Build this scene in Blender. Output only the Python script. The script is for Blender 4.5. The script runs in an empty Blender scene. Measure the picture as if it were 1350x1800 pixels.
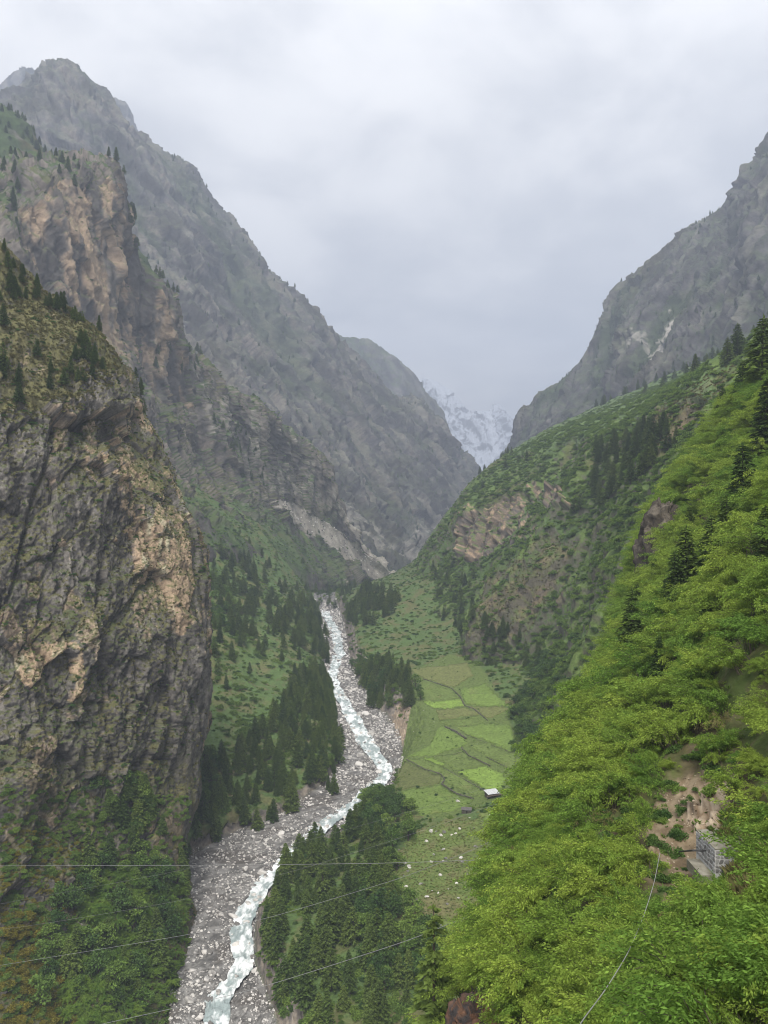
import bpy, math, random
import numpy as np
from mathutils import Vector

# ------------------------------------------------------------------ camera, sky, sun, exposure
sc = bpy.context.scene
F = 1330.0; CX = 675.0; CY = 900.0; CH = 180.0        # photo focal length in its pixels, principal point, camera height over the river
cam_d = bpy.data.cameras.new('camera'); cam = bpy.data.objects.new('camera', cam_d)
sc.collection.objects.link(cam); sc.camera = cam
cam.location = (0, 0, CH); cam.rotation_euler = (math.radians(90), 0, 0)
cam_d.sensor_fit = 'HORIZONTAL'; cam_d.sensor_width = 36; cam_d.lens = 36 * F / 1350
cam_d.clip_start = 0.5; cam_d.clip_end = 60000

SUN_EL, SUN_AZ = math.radians(58), math.radians(184)   # azimuth clockwise from +Y
w = bpy.data.worlds.new('World'); sc.world = w; w.use_nodes = True
nt = w.node_tree; nt.nodes.clear()
def N(tree, typ, **kw):
    n = tree.nodes.new(typ)
    for k, v in kw.items():
        if k == 'inp':
            for i, val in v.items(): n.inputs[i].default_value = val
        else: setattr(n, k, v)
    return n
L = nt.links.new
out = N(nt, 'ShaderNodeOutputWorld')
sky = N(nt, 'ShaderNodeTexSky', sky_type='NISHITA', sun_disc=False, sun_elevation=SUN_EL, sun_rotation=SUN_AZ, air_density=1.0, dust_density=4.0)
bg1 = N(nt, 'ShaderNodeBackground'); bg1.inputs[1].default_value = 0.07; L(sky.outputs[0], bg1.inputs[0])
tc = N(nt, 'ShaderNodeTexCoord')
sep = N(nt, 'ShaderNodeSeparateXYZ'); L(tc.outputs['Generated'], sep.inputs[0])
zc = N(nt, 'ShaderNodeMath', operation='MAXIMUM', inp={1: 0.0}); L(sep.outputs[2], zc.inputs[0])
den = N(nt, 'ShaderNodeMath', operation='ADD', inp={1: 0.22}); L(zc.outputs[0], den.inputs[0])
dx = N(nt, 'ShaderNodeMath', operation='DIVIDE'); L(sep.outputs[0], dx.inputs[0]); L(den.outputs[0], dx.inputs[1])
dy = N(nt, 'ShaderNodeMath', operation='DIVIDE'); L(sep.outputs[1], dy.inputs[0]); L(den.outputs[0], dy.inputs[1])
cmb = N(nt, 'ShaderNodeCombineXYZ'); L(dx.outputs[0], cmb.inputs[0]); L(dy.outputs[0], cmb.inputs[1])
n1 = N(nt, 'ShaderNodeTexNoise', inp={'Scale': 1.15, 'Detail': 8.0, 'Roughness': 0.5, 'Distortion': 0.5}); L(cmb.outputs[0], n1.inputs['Vector'])
n2 = N(nt, 'ShaderNodeTexNoise', inp={'Scale': 3.1, 'Detail': 6.0, 'Roughness': 0.55, 'Distortion': 0.3}); L(cmb.outputs[0], n2.inputs['Vector'])
mixn = N(nt, 'ShaderNodeMix', data_type='FLOAT', inp={0: 0.4}); L(n1.outputs[0], mixn.inputs[2]); L(n2.outputs[0], mixn.inputs[3])
ramp = N(nt, 'ShaderNodeValToRGB'); L(mixn.outputs[0], ramp.inputs[0])
ramp.color_ramp.interpolation = 'EASE'
ramp.color_ramp.elements[0].position = 0.40; ramp.color_ramp.elements[0].color = (0.735, 0.745, 0.77, 1)
ramp.color_ramp.elements[1].position = 0.59; ramp.color_ramp.elements[1].color = (1.14, 1.125, 1.11, 1)
bg2 = N(nt, 'ShaderNodeBackground'); L(ramp.outputs[0], bg2.inputs[0])
grad = N(nt, 'ShaderNodeMath', operation='MULTIPLY_ADD', inp={1: 0.53, 2: 0.495}); L(zc.outputs[0], grad.inputs[0])   # overcast: brighter towards the zenith
L(grad.outputs[0], bg2.inputs[1])
mixw = N(nt, 'ShaderNodeMixShader', inp={0: 0.94}); L(bg1.outputs[0], mixw.inputs[1]); L(bg2.outputs[0], mixw.inputs[2])
L(mixw.outputs[0], out.inputs[0])
w.cycles.sampling_method = 'AUTOMATIC'

sun_d = bpy.data.lights.new('sun', 'SUN'); sun_d.energy = 2.6; sun_d.angle = math.radians(24); sun_d.color = (1.0, 0.955, 0.89)
sun = bpy.data.objects.new('sun', sun_d); sc.collection.objects.link(sun)
sd = Vector((math.sin(SUN_AZ) * math.cos(SUN_EL), math.cos(SUN_AZ) * math.cos(SUN_EL), math.sin(SUN_EL)))
sun.rotation_euler = sd.to_track_quat('Z', 'Y').to_euler(); sun.location = (-200, -300, 900)
sc.view_settings.view_transform = 'Standard'; sc.view_settings.look = 'None'; sc.view_settings.gamma = 1.0
sc.view_settings.exposure = 0.8
sc.cycles.pixel_filter_type = 'BLACKMAN_HARRIS'; sc.cycles.filter_width = 1.05
sc.cycles.max_bounces = 4; sc.cycles.diffuse_bounces = 2; sc.cycles.glossy_bounces = 1; sc.cycles.transmission_bounces = 2
sc.cycles.transparent_max_bounces = 4; sc.cycles.volume_bounces = 0; sc.cycles.use_denoising = True; sc.cycles.denoiser = 'OPENIMAGEDENOISE'; sc.cycles.denoising_input_passes = 'RGB_ALBEDO_NORMAL'; sc.cycles.denoising_prefilter = 'ACCURATE'
sc.cycles.caustics_reflective = False; sc.cycles.caustics_refractive = False

rnd = random.Random(7); rng = np.random.default_rng(11)

# ------------------------------------------------------------------ noise
from concurrent.futures import ThreadPoolExecutor
_POOL = ThreadPoolExecutor(4)
def _chunks(fn, p):
    if len(p) < 20000: return fn(p)
    r = list(_POOL.map(fn, np.array_split(p, 8)))
    return tuple(np.concatenate(k) for k in zip(*r)) if isinstance(r[0], tuple) else np.concatenate(r)
U = np.uint32
def _hx(i, k): return i.astype(U) * U(k)
def _fin(h):
    h = (h ^ (h >> U(13))) * U(1274126177); h = (h ^ (h >> U(16))) * U(2246822519)
    return h ^ (h >> U(15))
_K = (374761393, 668265263, 2147483629)
_G = rng.normal(size=(256, 3)); _G /= np.linalg.norm(_G, axis=1)[:, None]; _G = _G.astype(np.float32)
def perlin(p, s=0):
    def go(p):
        p = np.asarray(p); fl = np.floor(p); i = fl.astype(np.int32); f = (p - fl).astype(np.float32)
        u = f * f * f * (f * (f * 6 - 15) + 10); so = U((s * 1274126177) & 0xFFFFFFFF)
        hx = [[_hx(i[:, k] + e, _K[k]) for e in (0, 1)] for k in range(3)]
        x, y, z = f[:, 0], f[:, 1], f[:, 2]; ux, uy, uz = u[:, 0], u[:, 1], u[:, 2]
        r = np.zeros(len(p), np.float32)
        for a in (0, 1):
            wx = ux if a else 1 - ux; xa = x - a
            for b in (0, 1):
                wy = wx * (uy if b else 1 - uy); yb = y - b; hab = hx[0][a] + hx[1][b] + so
                for c in (0, 1):
                    g = _G[_fin(hab + hx[2][c]) & U(255)]
                    r += wy * (uz if c else 1 - uz) * (g[:, 0] * xa + g[:, 1] * yb + g[:, 2] * (z - c))
        return r * np.float32(1.6)
    return _chunks(go, p)
def fbm(p, size, oct=5, s=0, gain=0.5):
    r = 0; a = 1.0; q = p / size
    for k in range(oct):
        r = r + a * perlin(q, s + k * 17); q = q * 2.03 + 13.7; a *= gain
    return r
def ridged(p, size, oct=5, s=0, gain=0.5):
    r = 0; a = 1.0; q = p / size
    for k in range(oct):
        r = r + a * (1 - 2.2 * np.abs(perlin(q, s + k * 19))); q = q * 2.07 + 7.1; a *= gain
    return r
def facets(p, size, s=0, tilt=0.5):
    """fractured blocks: every Voronoi cell is a tilted plane with its own set-back. returns offset (in cells), random id 0..1, edge distance"""
    def go(p):
        q = p / size; fl = np.floor(q); i = fl.astype(np.int32); f = (q - fl).astype(np.float32); n = len(p); so = U((s * 1274126177) & 0xFFFFFFFF)
        d1 = np.full(n, 9e9, np.float32); d2 = d1.copy(); hid = np.zeros(n, U); k = np.float32(1 / 1023)
        vx = np.zeros(n, np.float32); vy = vx.copy(); vz = vx.copy()
        hx = [[_hx(i[:, c] + e, _K[c]) for e in (-1, 0, 1)] for c in range(3)]
        for a in (-1, 0, 1):
            for b in (-1, 0, 1):
                hab = hx[0][a + 1] + hx[1][b + 1] + so
                for c in (-1, 0, 1):
                    h = _fin(hab + hx[2][c + 1])
                    ex = f[:, 0] - a - (h & U(1023)) * k; ey = f[:, 1] - b - ((h >> U(10)) & U(1023)) * k; ez = f[:, 2] - c - ((h >> U(20)) & U(1023)) * k
                    d = ex * ex + ey * ey + ez * ez; m = d < d1
                    d2 = np.where(m, d1, np.minimum(d2, d)); d1 = np.where(m, d, d1); hid = np.where(m, h, hid)
                    vx = np.where(m, ex, vx); vy = np.where(m, ey, vy); vz = np.where(m, ez, vz)
        t = _G[(hid >> U(3)) & U(255)]; r = ((hid * U(48271)) >> U(8) & U(65535)) / np.float32(65535)
        return (r - .5) + tilt * 2 * (t[:, 0] * vx + t[:, 1] * vy + t[:, 2] * vz), r, np.sqrt(d2) - np.sqrt(d1)
    return _chunks(go, np.asarray(p, float))
def squash(p, f, k):
    """stretch the noise k times along direction f"""
    f = np.array(f, float); f /= np.linalg.norm(f)
    return p - (1 - 1 / k) * np.outer(p @ f, f)
def sstep(a, b, x):
    t = np.clip((x - a) / (b - a), 0, 1); return t * t * (3 - 2 * t)
def mix(a, b, t):
    return a + (b - a) * t[:, None]

# ------------------------------------------------------------------ photo pixels <-> place
def W(px, py, D):
    px = np.asarray(px, float); py = np.asarray(py, float); D = np.asarray(D, float)
    return np.stack([(px - CX) / F * D, D, CH + (CY - py) / F * D], -1)
def PX(p):
    D = np.maximum(p[:, 1], 1.0)
    return np.stack([CX + p[:, 0] / D * F, CY - (p[:, 2] - CH) / D * F], 1)
def water_z(D): return 0.03 * (np.asarray(D, float) - 300)
def inpoly(xy, poly):
    x, y = xy[:, 0], xy[:, 1]; r = np.zeros(len(xy), bool); n = len(poly)
    for k in range(n):
        x1, y1 = poly[k]; x2, y2 = poly[(k + 1) % n]
        c = (y1 > y) != (y2 > y)
        r ^= c & (x < (x2 - x1) * (y - y1) / (y2 - y1 + 1e-9) + x1)
    return r
def softpoly(xy, poly, p, size, amp):
    """polygon mask whose border is broken up by noise"""
    j = np.stack([fbm(p, size, 3, 91), fbm(p, size, 3, 57)], 1) * amp
    return inpoly(xy + j, poly)

def crom(P, t):
    n = len(P); i = np.clip(np.floor(t).astype(int), 0, n - 2); f = (t - i)
    g = lambda k: P[np.clip(k, 0, n - 1)]
    p0, p1, p2, p3 = g(i - 1), g(i), g(i + 1), g(i + 2)
    f = f.reshape((-1,) + (1,) * (P.ndim - 1)); T = 0.38
    m1 = (p2 - p0) * T; m2 = (p3 - p1) * T
    return (2 * f**3 - 3 * f**2 + 1) * p1 + (f**3 - 2 * f**2 + f) * m1 + (-2 * f**3 + 3 * f**2) * p2 + (f**3 - f**2) * m2
def loft(rows, nv, nu, tv=None, tu=None):
    R = np.array(rows, float).copy(); R[..., 2] = np.log(R[..., 2])
    tv = np.linspace(0, R.shape[0] - 1, nv) if tv is None else tv
    tu = np.linspace(0, R.shape[1] - 1, nu) if tu is None else tu
    A = crom(R, tv)                       # nv, C, 3
    B = crom(A.transpose(1, 0, 2), tu)    # nu, nv, 3
    B = B.transpose(1, 0, 2)
    return W(B[..., 0], B[..., 1], np.exp(B[..., 2]))
def gnormal(P):
    a = np.gradient(P, axis=1); b = np.gradient(P, axis=0)
    n = np.cross(a, b); n /= np.linalg.norm(n, axis=2)[..., None] + 1e-12
    return n
def blur(P, k):
    for _ in range(k):
        P = P.copy(); P[1:-1] = (P[:-2] + 2 * P[1:-1] + P[2:]) / 4; P[:, 1:-1] = (P[:, :-2] + 2 * P[:, 1:-1] + P[:, 2:]) / 4
    return P

# ------------------------------------------------------------------ materials
MATS = {}
def terrain_mat(name, scale, bump, var=0.35, rough=0.95):
    m = bpy.data.materials.new(name); m.use_nodes = True; t = m.node_tree; b = t.nodes['Principled BSDF']
    l = t.links.new
    at = N(t, 'ShaderNodeAttribute', attribute_name='Col')
    tcn = N(t, 'ShaderNodeTexCoord')
    nz = N(t, 'ShaderNodeTexNoise', inp={'Scale': scale, 'Detail': 6.0, 'Roughness': 0.65}); l(tcn.outputs['Object'], nz.inputs['Vector'])
    mr = N(t, 'ShaderNodeMapRange', inp={1: 0.3, 2: 0.7, 3: 1 - var, 4: 1 + var}); l(nz.outputs[0], mr.inputs[0])
    mx = N(t, 'ShaderNodeVectorMath', operation='SCALE'); l(at.outputs[0], mx.inputs[0]); l(mr.outputs[0], mx.inputs['Scale'])
    l(mx.outputs[0], b.inputs['Base Color'])
    b.inputs['Roughness'].default_value = rough; b.inputs['Specular IOR Level'].default_value = 0.15
    nb = N(t, 'ShaderNodeTexNoise', inp={'Scale': scale * 2.3, 'Detail': 5.0, 'Roughness': 0.6}); l(tcn.outputs['Object'], nb.inputs['Vector'])
    bp = N(t, 'ShaderNodeBump', inp={'Strength': 0.9, 'Distance': bump}); l(nb.outputs[0], bp.inputs['Height']); l(bp.outputs[0], b.inputs['Normal'])
    MATS[name] = m; return m
def leaf_mat(name, col, col2, trans=0.35, noise=0.35):
    """foliage: colour between two greens per plant and by clump, light passing through the leaves"""
    m = bpy.data.materials.new(name); m.use_nodes = True; t = m.node_tree; t.nodes.clear(); l = t.links.new
    o = N(t, 'ShaderNodeOutputMaterial'); oi = N(t, 'ShaderNodeObjectInfo'); g = N(t, 'ShaderNodeNewGeometry')
    rp = N(t, 'ShaderNodeMix', data_type='RGBA'); rp.inputs[6].default_value = (*col, 1); rp.inputs[7].default_value = (*col2, 1)
    l(oi.outputs['Random'], rp.inputs[0])
    mr = N(t, 'ShaderNodeMapRange', inp={1: 0.0, 2: 1.0, 3: 1 - noise, 4: 1 + noise}); l(g.outputs['Random Per Island'], mr.inputs[0])
    sc_ = N(t, 'ShaderNodeVectorMath', operation='SCALE'); l(rp.outputs[2], sc_.inputs[0]); l(mr.outputs[0], sc_.inputs['Scale'])
    d = N(t, 'ShaderNodeBsdfDiffuse'); tr = N(t, 'ShaderNodeBsdfTranslucent'); l(sc_.outputs[0], d.inputs[0]); l(sc_.outputs[0], tr.inputs[0])
    ms = N(t, 'ShaderNodeMixShader', inp={0: trans}); l(d.outputs[0], ms.inputs[1]); l(tr.outputs[0], ms.inputs[2]); l(ms.outputs[0], o.inputs[0])
    MATS[name] = m; return m
def plain_mat(name, col, rough=0.9, col2=None, scale=3.0, bump=0.0, metallic=0.0, perobj=False):
    m = bpy.data.materials.new(name); m.use_nodes = True; t = m.node_tree; b = t.nodes['Principled BSDF']; l = t.links.new
    b.inputs['Roughness'].default_value = rough; b.inputs['Metallic'].default_value = metallic; b.inputs['Specular IOR Level'].default_value = 0.2
    tcn = N(t, 'ShaderNodeTexCoord'); nz = N(t, 'ShaderNodeTexNoise', inp={'Scale': scale, 'Detail': 6.0, 'Roughness': 0.6}); l(tcn.outputs['Object'], nz.inputs['Vector'])
    rp = N(t, 'ShaderNodeValToRGB'); rp.color_ramp.elements[0].position = 0.32; rp.color_ramp.elements[1].position = 0.68
    rp.color_ramp.elements[0].color = (*col, 1); rp.color_ramp.elements[1].color = (*(col2 or tuple(c * 1.35 for c in col)), 1)
    if perobj:
        oi = N(t, 'ShaderNodeObjectInfo'); ad = N(t, 'ShaderNodeMath', operation='MULTIPLY_ADD', inp={1: 0.6, 2: -0.3}); l(oi.outputs['Random'], ad.inputs[0])
        a2 = N(t, 'ShaderNodeMath', operation='ADD'); l(nz.outputs[0], a2.inputs[0]); l(ad.outputs[0], a2.inputs[1]); l(a2.outputs[0], rp.inputs[0])
    else: l(nz.outputs[0], rp.inputs[0])
    l(rp.outputs[0], b.inputs['Base Color'])
    if bump:
        bp = N(t, 'ShaderNodeBump', inp={'Strength': 0.8, 'Distance': bump}); l(nz.outputs[0], bp.inputs['Height']); l(bp.outputs[0], b.inputs['Normal'])
    MATS[name] = m; return m

terrain_mat('cliff_rock', 1.1, 0.2, 0.4); terrain_mat('mountain_rock', 0.06, 3.0, 0.4); terrain_mat('earth', 0.6, 0.25, 0.35)
leaf_mat('pine_needles', (0.066, 0.108, 0.030), (0.118, 0.172, 0.040), 0.32, 0.5)
leaf_mat('pine_needles_light', (0.095, 0.140, 0.036), (0.150, 0.205, 0.050), 0.35, 0.5)
leaf_mat('bamboo_leaves', (0.178, 0.272, 0.046), (0.285, 0.372, 0.064), 0.46, 0.42)
leaf_mat('bamboo_green_leaves', (0.125, 0.225, 0.040), (0.215, 0.315, 0.055), 0.42, 0.4)
leaf_mat('bush_leaves', (0.100, 0.172, 0.040), (0.180, 0.262, 0.055), 0.35, 0.42)
leaf_mat('dark_bush_leaves', (0.055, 0.105, 0.032), (0.092, 0.155, 0.042), 0.3, 0.4)
leaf_mat('dry_tuft', (0.120, 0.118, 0.045), (0.190, 0.170, 0.070), 0.25, 0.4)
leaf_mat('yellow_bush_leaves', (0.170, 0.165, 0.028), (0.230, 0.200, 0.035), 0.35, 0.4)
leaf_mat('light_green_conifer_needles', (0.13, 0.19, 0.045), (0.15, 0.21, 0.05), 0.45, 0.4)  # light green is this lone conifer's own needle colour
plain_mat('bark', (0.075, 0.060, 0.046), 0.95, scale=6)
plain_mat('river_stone', (0.155, 0.148, 0.138), 0.9, (0.59, 0.565, 0.53), 0.7, 0.05, perobj=True)
plain_mat('wall_stone', (0.06, 0.055, 0.045), 0.95, (0.16, 0.15, 0.12), 1.5, 0.05)

# ------------------------------------------------------------------ mesh helpers
col = sc.collection
def tag(o, label=None, cat=None, group=None, kind=None):
    if label: o['label'] = label
    if cat: o['category'] = cat
    if group: o['group'] = group
    if kind: o['kind'] = kind
    return o
def pymesh(name, V, Fq, mat=None, smooth=False, colr=None):
    V = np.asarray(V, np.float32); me = bpy.data.meshes.new(name)
    if isinstance(Fq, np.ndarray):
        k = Fq.shape[1]; n = len(Fq)
        me.vertices.add(len(V)); me.vertices.foreach_set('co', V.ravel())
        me.loops.add(n * k); me.loops.foreach_set('vertex_index', Fq.astype(np.int32).ravel())
        me.polygons.add(n); me.polygons.foreach_set('loop_start', np.arange(0, n * k, k, dtype=np.int32))
        if smooth: me.polygons.foreach_set('use_smooth', np.ones(n, bool))
        me.update(calc_edges=True)
    else:
        me.from_pydata(V.tolist(), [], Fq)
        if smooth:
            for p in me.polygons: p.use_smooth = True
    if colr is not None:
        a = me.color_attributes.new('Col', 'FLOAT_COLOR', 'POINT')
        c = np.ones((len(V), 4), np.float32); c[:, :3] = colr; a.data.foreach_set('color', c.ravel())
    if mat: me.materials.append(MATS[mat])
    return me
def link(name, me, parent=None, loc=None):
    o = bpy.data.objects.new(name, me); col.objects.link(o)
    if parent is not None: o.parent = parent
    if loc is not None: o.location = loc
    return o
def gridfaces(nv, nu):
    i = np.arange((nv - 1) * (nu - 1)); r = i // (nu - 1); c = i % (nu - 1); a = r * nu + c
    return np.stack([a, a + 1, a + nu + 1, a + nu], 1)
SH = {}   # finished sheets: positions, normals, pixel places, for setting plants and stones on them
def sheet(name, P, disp, colour, mat, smooth=True, label=None, kind='structure', flip=False):
    nv, nu = P.shape[:2]
    n = gnormal(blur(P, 2))
    if flip: n = -n
    p = P.reshape(-1, 3); nn = n.reshape(-1, 3); q = PX(p)
    d = disp(p, nn, q)
    p2 = p + d if d.ndim == 2 else p + nn * d[:, None]
    n2 = gnormal(p2.reshape(nv, nu, 3)).reshape(-1, 3)
    if flip: n2 = -n2
    c = colour(p2, n2, q, p, nn)
    Fq = gridfaces(nv, nu)
    if flip: Fq = Fq[:, ::-1]
    o = link(name, pymesh(name, p2, Fq, mat, smooth, np.clip(c, 0.004, 0.9)))
    tag(o, label, None, None, kind)
    SH[name] = dict(p=p2, n=n2, q=PX(p2), nv=nv, nu=nu, base=p, q0=q, c=c)
    return o

# ------------------------------------------------------------------ colours of the ground (real albedo)
C = lambda *a: np.array(a, float)
GREY, DARK, TAN, PALE = C(.115, .105, .095), C(.060, .055, .050), C(.36, .262, .175), C(.36, .335, .30)
OLIVE, GREEN, MOSS, BROWN = C(.105, .100, .042), C(.070, .112, .034), C(.085, .105, .035), C(.150, .108, .070)

# ------------------------------------------------------------------ the far mountains
def mountain(name, rows, nv, nu, amp, size, fall, seed, tan=0.3, veg=0.5, snow=0.0, pale=(), label=None):
    P = loft(rows, nv, nu); RG = []
    def disp(p, n, q):
        s = squash(p, fall, 2.2)
        wv = p + 0.12 * size * np.stack([fbm(p, size * .6, 3, seed + 5), fbm(p, size * .6, 3, seed + 6), fbm(p, size * .6, 3, seed + 8)], 1)
        sw = squash(wv, fall, 3.0)
        f1, _, _ = facets(sw, size * 0.16, seed + 3, 0.7); f2, _, _ = facets(sw, size * 0.055, seed + 4, 0.8)
        f3, _, _ = facets(squash(p, fall, 1.8), size * 0.024, seed + 9, 0.8)
        rg = ridged(sw, size, 6, seed, .55); RG.append(rg)
        return amp * (rg - 1.15 + 0.35 * fbm(s, size * 2, 3, seed + 40)) + amp * (0.44 * f1 + 0.18 * f2 + .08 * f3)
    def colour(p, n, q, pb, nb):
        s = squash(p, fall, 2.5)
        a = fbm(s, size * .35, 5, seed + 50); b = fbm(s, size * .12, 5, seed + 60); _, r, e = facets(s, size * .06, seed + 4)
        c = mix(np.tile(DARK * .8, (len(p), 1)), np.tile(C(.108, .102, .104), (len(p), 1)), sstep(-.4, .4, a * .6 + .9 * b))
        c = mix(c, np.tile(TAN * .55 + PALE * .4, (len(p), 1)), tan * sstep(.1, .75, a * .5 + b + .6 * (r - .5)))
        g = sstep(.28, .62, n[:, 2] + .28 * b + .2 * a) * veg
        c = mix(c, np.tile(GREEN * .75 + C(.006, .0, .006), (len(p), 1)), g)
        c = mix(c, np.tile(OLIVE * .85, (len(p), 1)), veg * .6 * sstep(.0, .6, fbm(p, size * .5, 4, seed + 70)))
        c = mix(c, np.tile(GREEN * .6, (len(p), 1)), sstep(1.15, .35, RG[0] + .5 * b) * .75 * min(1, veg * 1.6))
        c = mix(c, np.tile(PALE * .62, (len(p), 1)), sstep(1.45, 2.3, RG[0] + .6 * b) * .45)
        for poly, k in pale:
            m = softpoly(q, poly, p, size * .1, 14).astype(float)
            c = mix(c, np.tile(PALE, (len(p), 1)), m * sstep(-.55, .35, b + (r - .5)) * k)
        if snow:
            sm = sstep(.30, .62, n[:, 2] + .25 * b + .3 * snow)
            c = mix(c, np.tile(C(.46, .49, .54), (len(p), 1)), sm)
        return c
    return sheet(name, P, disp, colour, 'mountain_rock', True, label, flip=True)

# snow peak at the valley head
sr = [(560, 740, 7600), (640, 720, 7500), (700, 690, 7400), (745, 655, 7400), (790, 685, 7300), (828, 722, 7300), (868, 700, 7400), (905, 735, 7500), (960, 760, 7600), (1060, 720, 7800)]
sr = [(a, b + 8, d * 1.35) for a, b, d in sr]
mountain('snow_mountain', [[(a, b + 60, d + 900) for a, b, d in sr], sr, [(a, b + 45, d - 500) for a, b, d in sr], [(a, b + 110, d - 1200) for a, b, d in sr], [(a, b + 260, d - 2200) for a, b, d in sr]],
         150, 260, 70, 900, (0.2, -.6, -.8), 900, .1, .1, .30, label='hazy snow covered peak at the valley head')
# blue ridge behind the big left mountain
br = [(430, 440, 4700), (520, 530, 4750), (585, 588, 4800), (622, 610, 4850), (662, 640, 4900), (700, 672, 4950), (728, 705, 5000), (765, 760, 5100), (800, 830, 5200)]
br = [(a + 20, b + float(np.interp(a, (430, 520, 585, 622, 660), (60, 40, 8, -8, -15))), d) for a, b, d in br]
mountain('hazy_ridge', [[(a, b + 60, d + 500) for a, b, d in br], br, [(a - 20, b + 70, d - 250) for a, b, d in br], [(a - 30, b + 190, d - 600) for a, b, d in br]],
         120, 200, 28, 420, (.6, 0, -.8), 300, .15, .9, label='hazy blue wooded ridge behind the big grey mountain')
# peaks at the top left, behind
pk = [(a, b + 12, d * 1.25) for a, b, d in [(-420, 60, 3500), (-200, 120, 3500), (-60, 135, 3450), (0, 140, 3400), (40, 108, 3400), (72, 116, 3400), (105, 150, 3420), (150, 165, 3450), (196, 160, 3450), (222, 178, 3450), (240, 230, 3450), (270, 330, 3450)]]
mountain('jagged_peaks', [[(a, b + 40, d + 300) for a, b, d in pk], pk, [(a, b + 90, d - 200) for a, b, d in pk], [(a, b + 230, d - 500) for a, b, d in pk]],
         120, 220, 26, 400, (.3, -.3, -.9), 350, .2, .2, label='pale jagged peaks fading into cloud at top left')
# big left mountain
rd = [(-420, 190, 2350), (-150, 190, 2500), (-20, 196, 2600), (60, 160, 2680), (118, 106, 2720), (172, 158, 2780), (222, 218, 2840), (292, 272, 2900), (335, 305, 2960), (385, 375, 3030), (440, 432, 3120), (500, 505, 3200), (560, 562, 3300), (600, 612, 3380), (655, 668, 3470), (705, 706, 3550), (735, 697, 3620), (775, 732, 3700), (808, 775, 3780), (838, 825, 3850), (856, 880, 3950)]
bs = [(-420, 700, 1700), (-150, 700, 1750), (0, 720, 1800), (70, 730, 1820), (140, 740, 1850), (200, 750, 1880), (260, 760, 1900), (320, 780, 1930), (370, 800, 1960), (420, 820, 1990), (470, 850, 2010), (520, 880, 2040), (570, 910, 2070), (610, 940, 2100), (650, 970, 2150), (690, 1000, 2200), (730, 1020, 2300), (770, 1020, 2500), (800, 1010, 2800), (835, 990, 3200), (860, 960, 3600)]
md = lambda t, sx=0, sy=0: [(a[0] + (b[0] - a[0]) * t + sx, a[1] + (b[1] - a[1]) * t + sy, a[2] + (b[2] - a[2]) * t) for a, b in zip(rd, bs)]
mountain('big_mountain', [[(a - 30, b + 50, d + 450) for a, b, d in rd], rd, md(.33, 8, -6), md(.66, 8, -4), bs, [(a, b + 120, d - 250) for a, b, d in bs]],
         400, 500, 40, 430, (.62, -.1, -.78), 400, .34, .42,
         pale=[([(500, 880), (600, 890), (700, 960), (800, 880), (830, 850), (800, 950), (740, 1000), (620, 940)], .5)], label='huge grey rock mountain falling steeply to the valley')
# right far mountain
rr = [(840, 850, 3100), (892, 785, 3050), (925, 725, 3000), (955, 685, 2960), (1000, 650, 2900), (1040, 610, 2850), (1062, 555, 2800), (1085, 512, 2750), (1120, 482, 2700), (1160, 450, 2650), (1195, 425, 2600), (1235, 392, 2550), (1280, 365, 2480), (1310, 300, 2430), (1352, 235, 2400), (1420, 120, 2350), (1550, 0, 2300), (1750, -100, 2250)]
rb = [(a + 30 + (b - 235) * .0, max(b + 240 - (785 - b) * -.18, b + 180), d - 900) for a, b, d in rr]
mountain('right_mountain', [[(a + 30, b + 60, d + 400) for a, b, d in rr], rr, [(a + 10, b + 70, d - 300) for a, b, d in rr], [(a + 20, b + 200, d - 600) for a, b, d in rr], [(a + 30, b + 420, d - 1000) for a, b, d in rr]],
         280, 320, 30, 360, (-.62, -.15, -.78), 500, .16, .6,
         pale=[([(1168, 545), (1182, 548), (1175, 580), (1160, 590), (1155, 640), (1135, 665), (1150, 600)], 1.0), ([(1100, 590), (1130, 585), (1135, 605), (1105, 612)], .7)], label='dark grey green mountain wall across the valley on the right')

# ------------------------------------------------------------------ tan cliff on the left, second row
ri = [(-350, 150, 900), (-100, 285, 950), (20, 300, 1010), (75, 288, 1050), (150, 284, 1100), (212, 302, 1150), (232, 425, 1200), (300, 525, 1250), (345, 622, 1330), (450, 712, 1450), (560, 800, 1600), (615, 915, 1680), (690, 1012, 1750)]
m1 = [(-350, 350, 850), (-100, 430, 880), (0, 400, 930), (60, 390, 980), (130, 400, 1030), (190, 420, 1080), (225, 530, 1130), (265, 620, 1190), (330, 690, 1270), (430, 762, 1400), (540, 842, 1550), (600, 942, 1640), (680, 1018, 1740)]
m2 = [(-350, 550, 800), (-100, 600, 830), (0, 560, 880), (50, 560, 930), (120, 570, 980), (180, 600, 1030), (220, 640, 1070), (270, 720, 1130), (330, 772, 1220), (420, 822, 1340), (510, 880, 1480), (590, 962, 1600), (670, 1024, 1720)]
m3 = [(-350, 800, 700), (-100, 800, 740), (0, 760, 790), (60, 760, 830), (130, 765, 880), (190, 770, 930), (240, 790, 980), (290, 820, 1040), (350, 862, 1130), (420, 892, 1250), (500, 930, 1400), (590, 992, 1560), (660, 1032, 1700)]
m4 = [(-350, 1000, 620), (-100, 1000, 640), (0, 960, 680), (60, 950, 700), (140, 950, 730), (200, 950, 760), (270, 950, 800), (330, 950, 850), (400, 962, 960), (450, 972, 1080), (520, 1002, 1250), (590, 1032, 1450), (650, 1047, 1650)]
P = loft([[(a - 40, b + 40, d + 260) for a, b, d in ri], ri, m1, m2, m3, m4, [(a, b + 110, d) for a, b, d in m4]], 350, 390)
CL_TAN = [(20, 400), (90, 330), (215, 330), (235, 440), (250, 500), (300, 540), (330, 640), (345, 730), (240, 640), (190, 590), (60, 480)]
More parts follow.
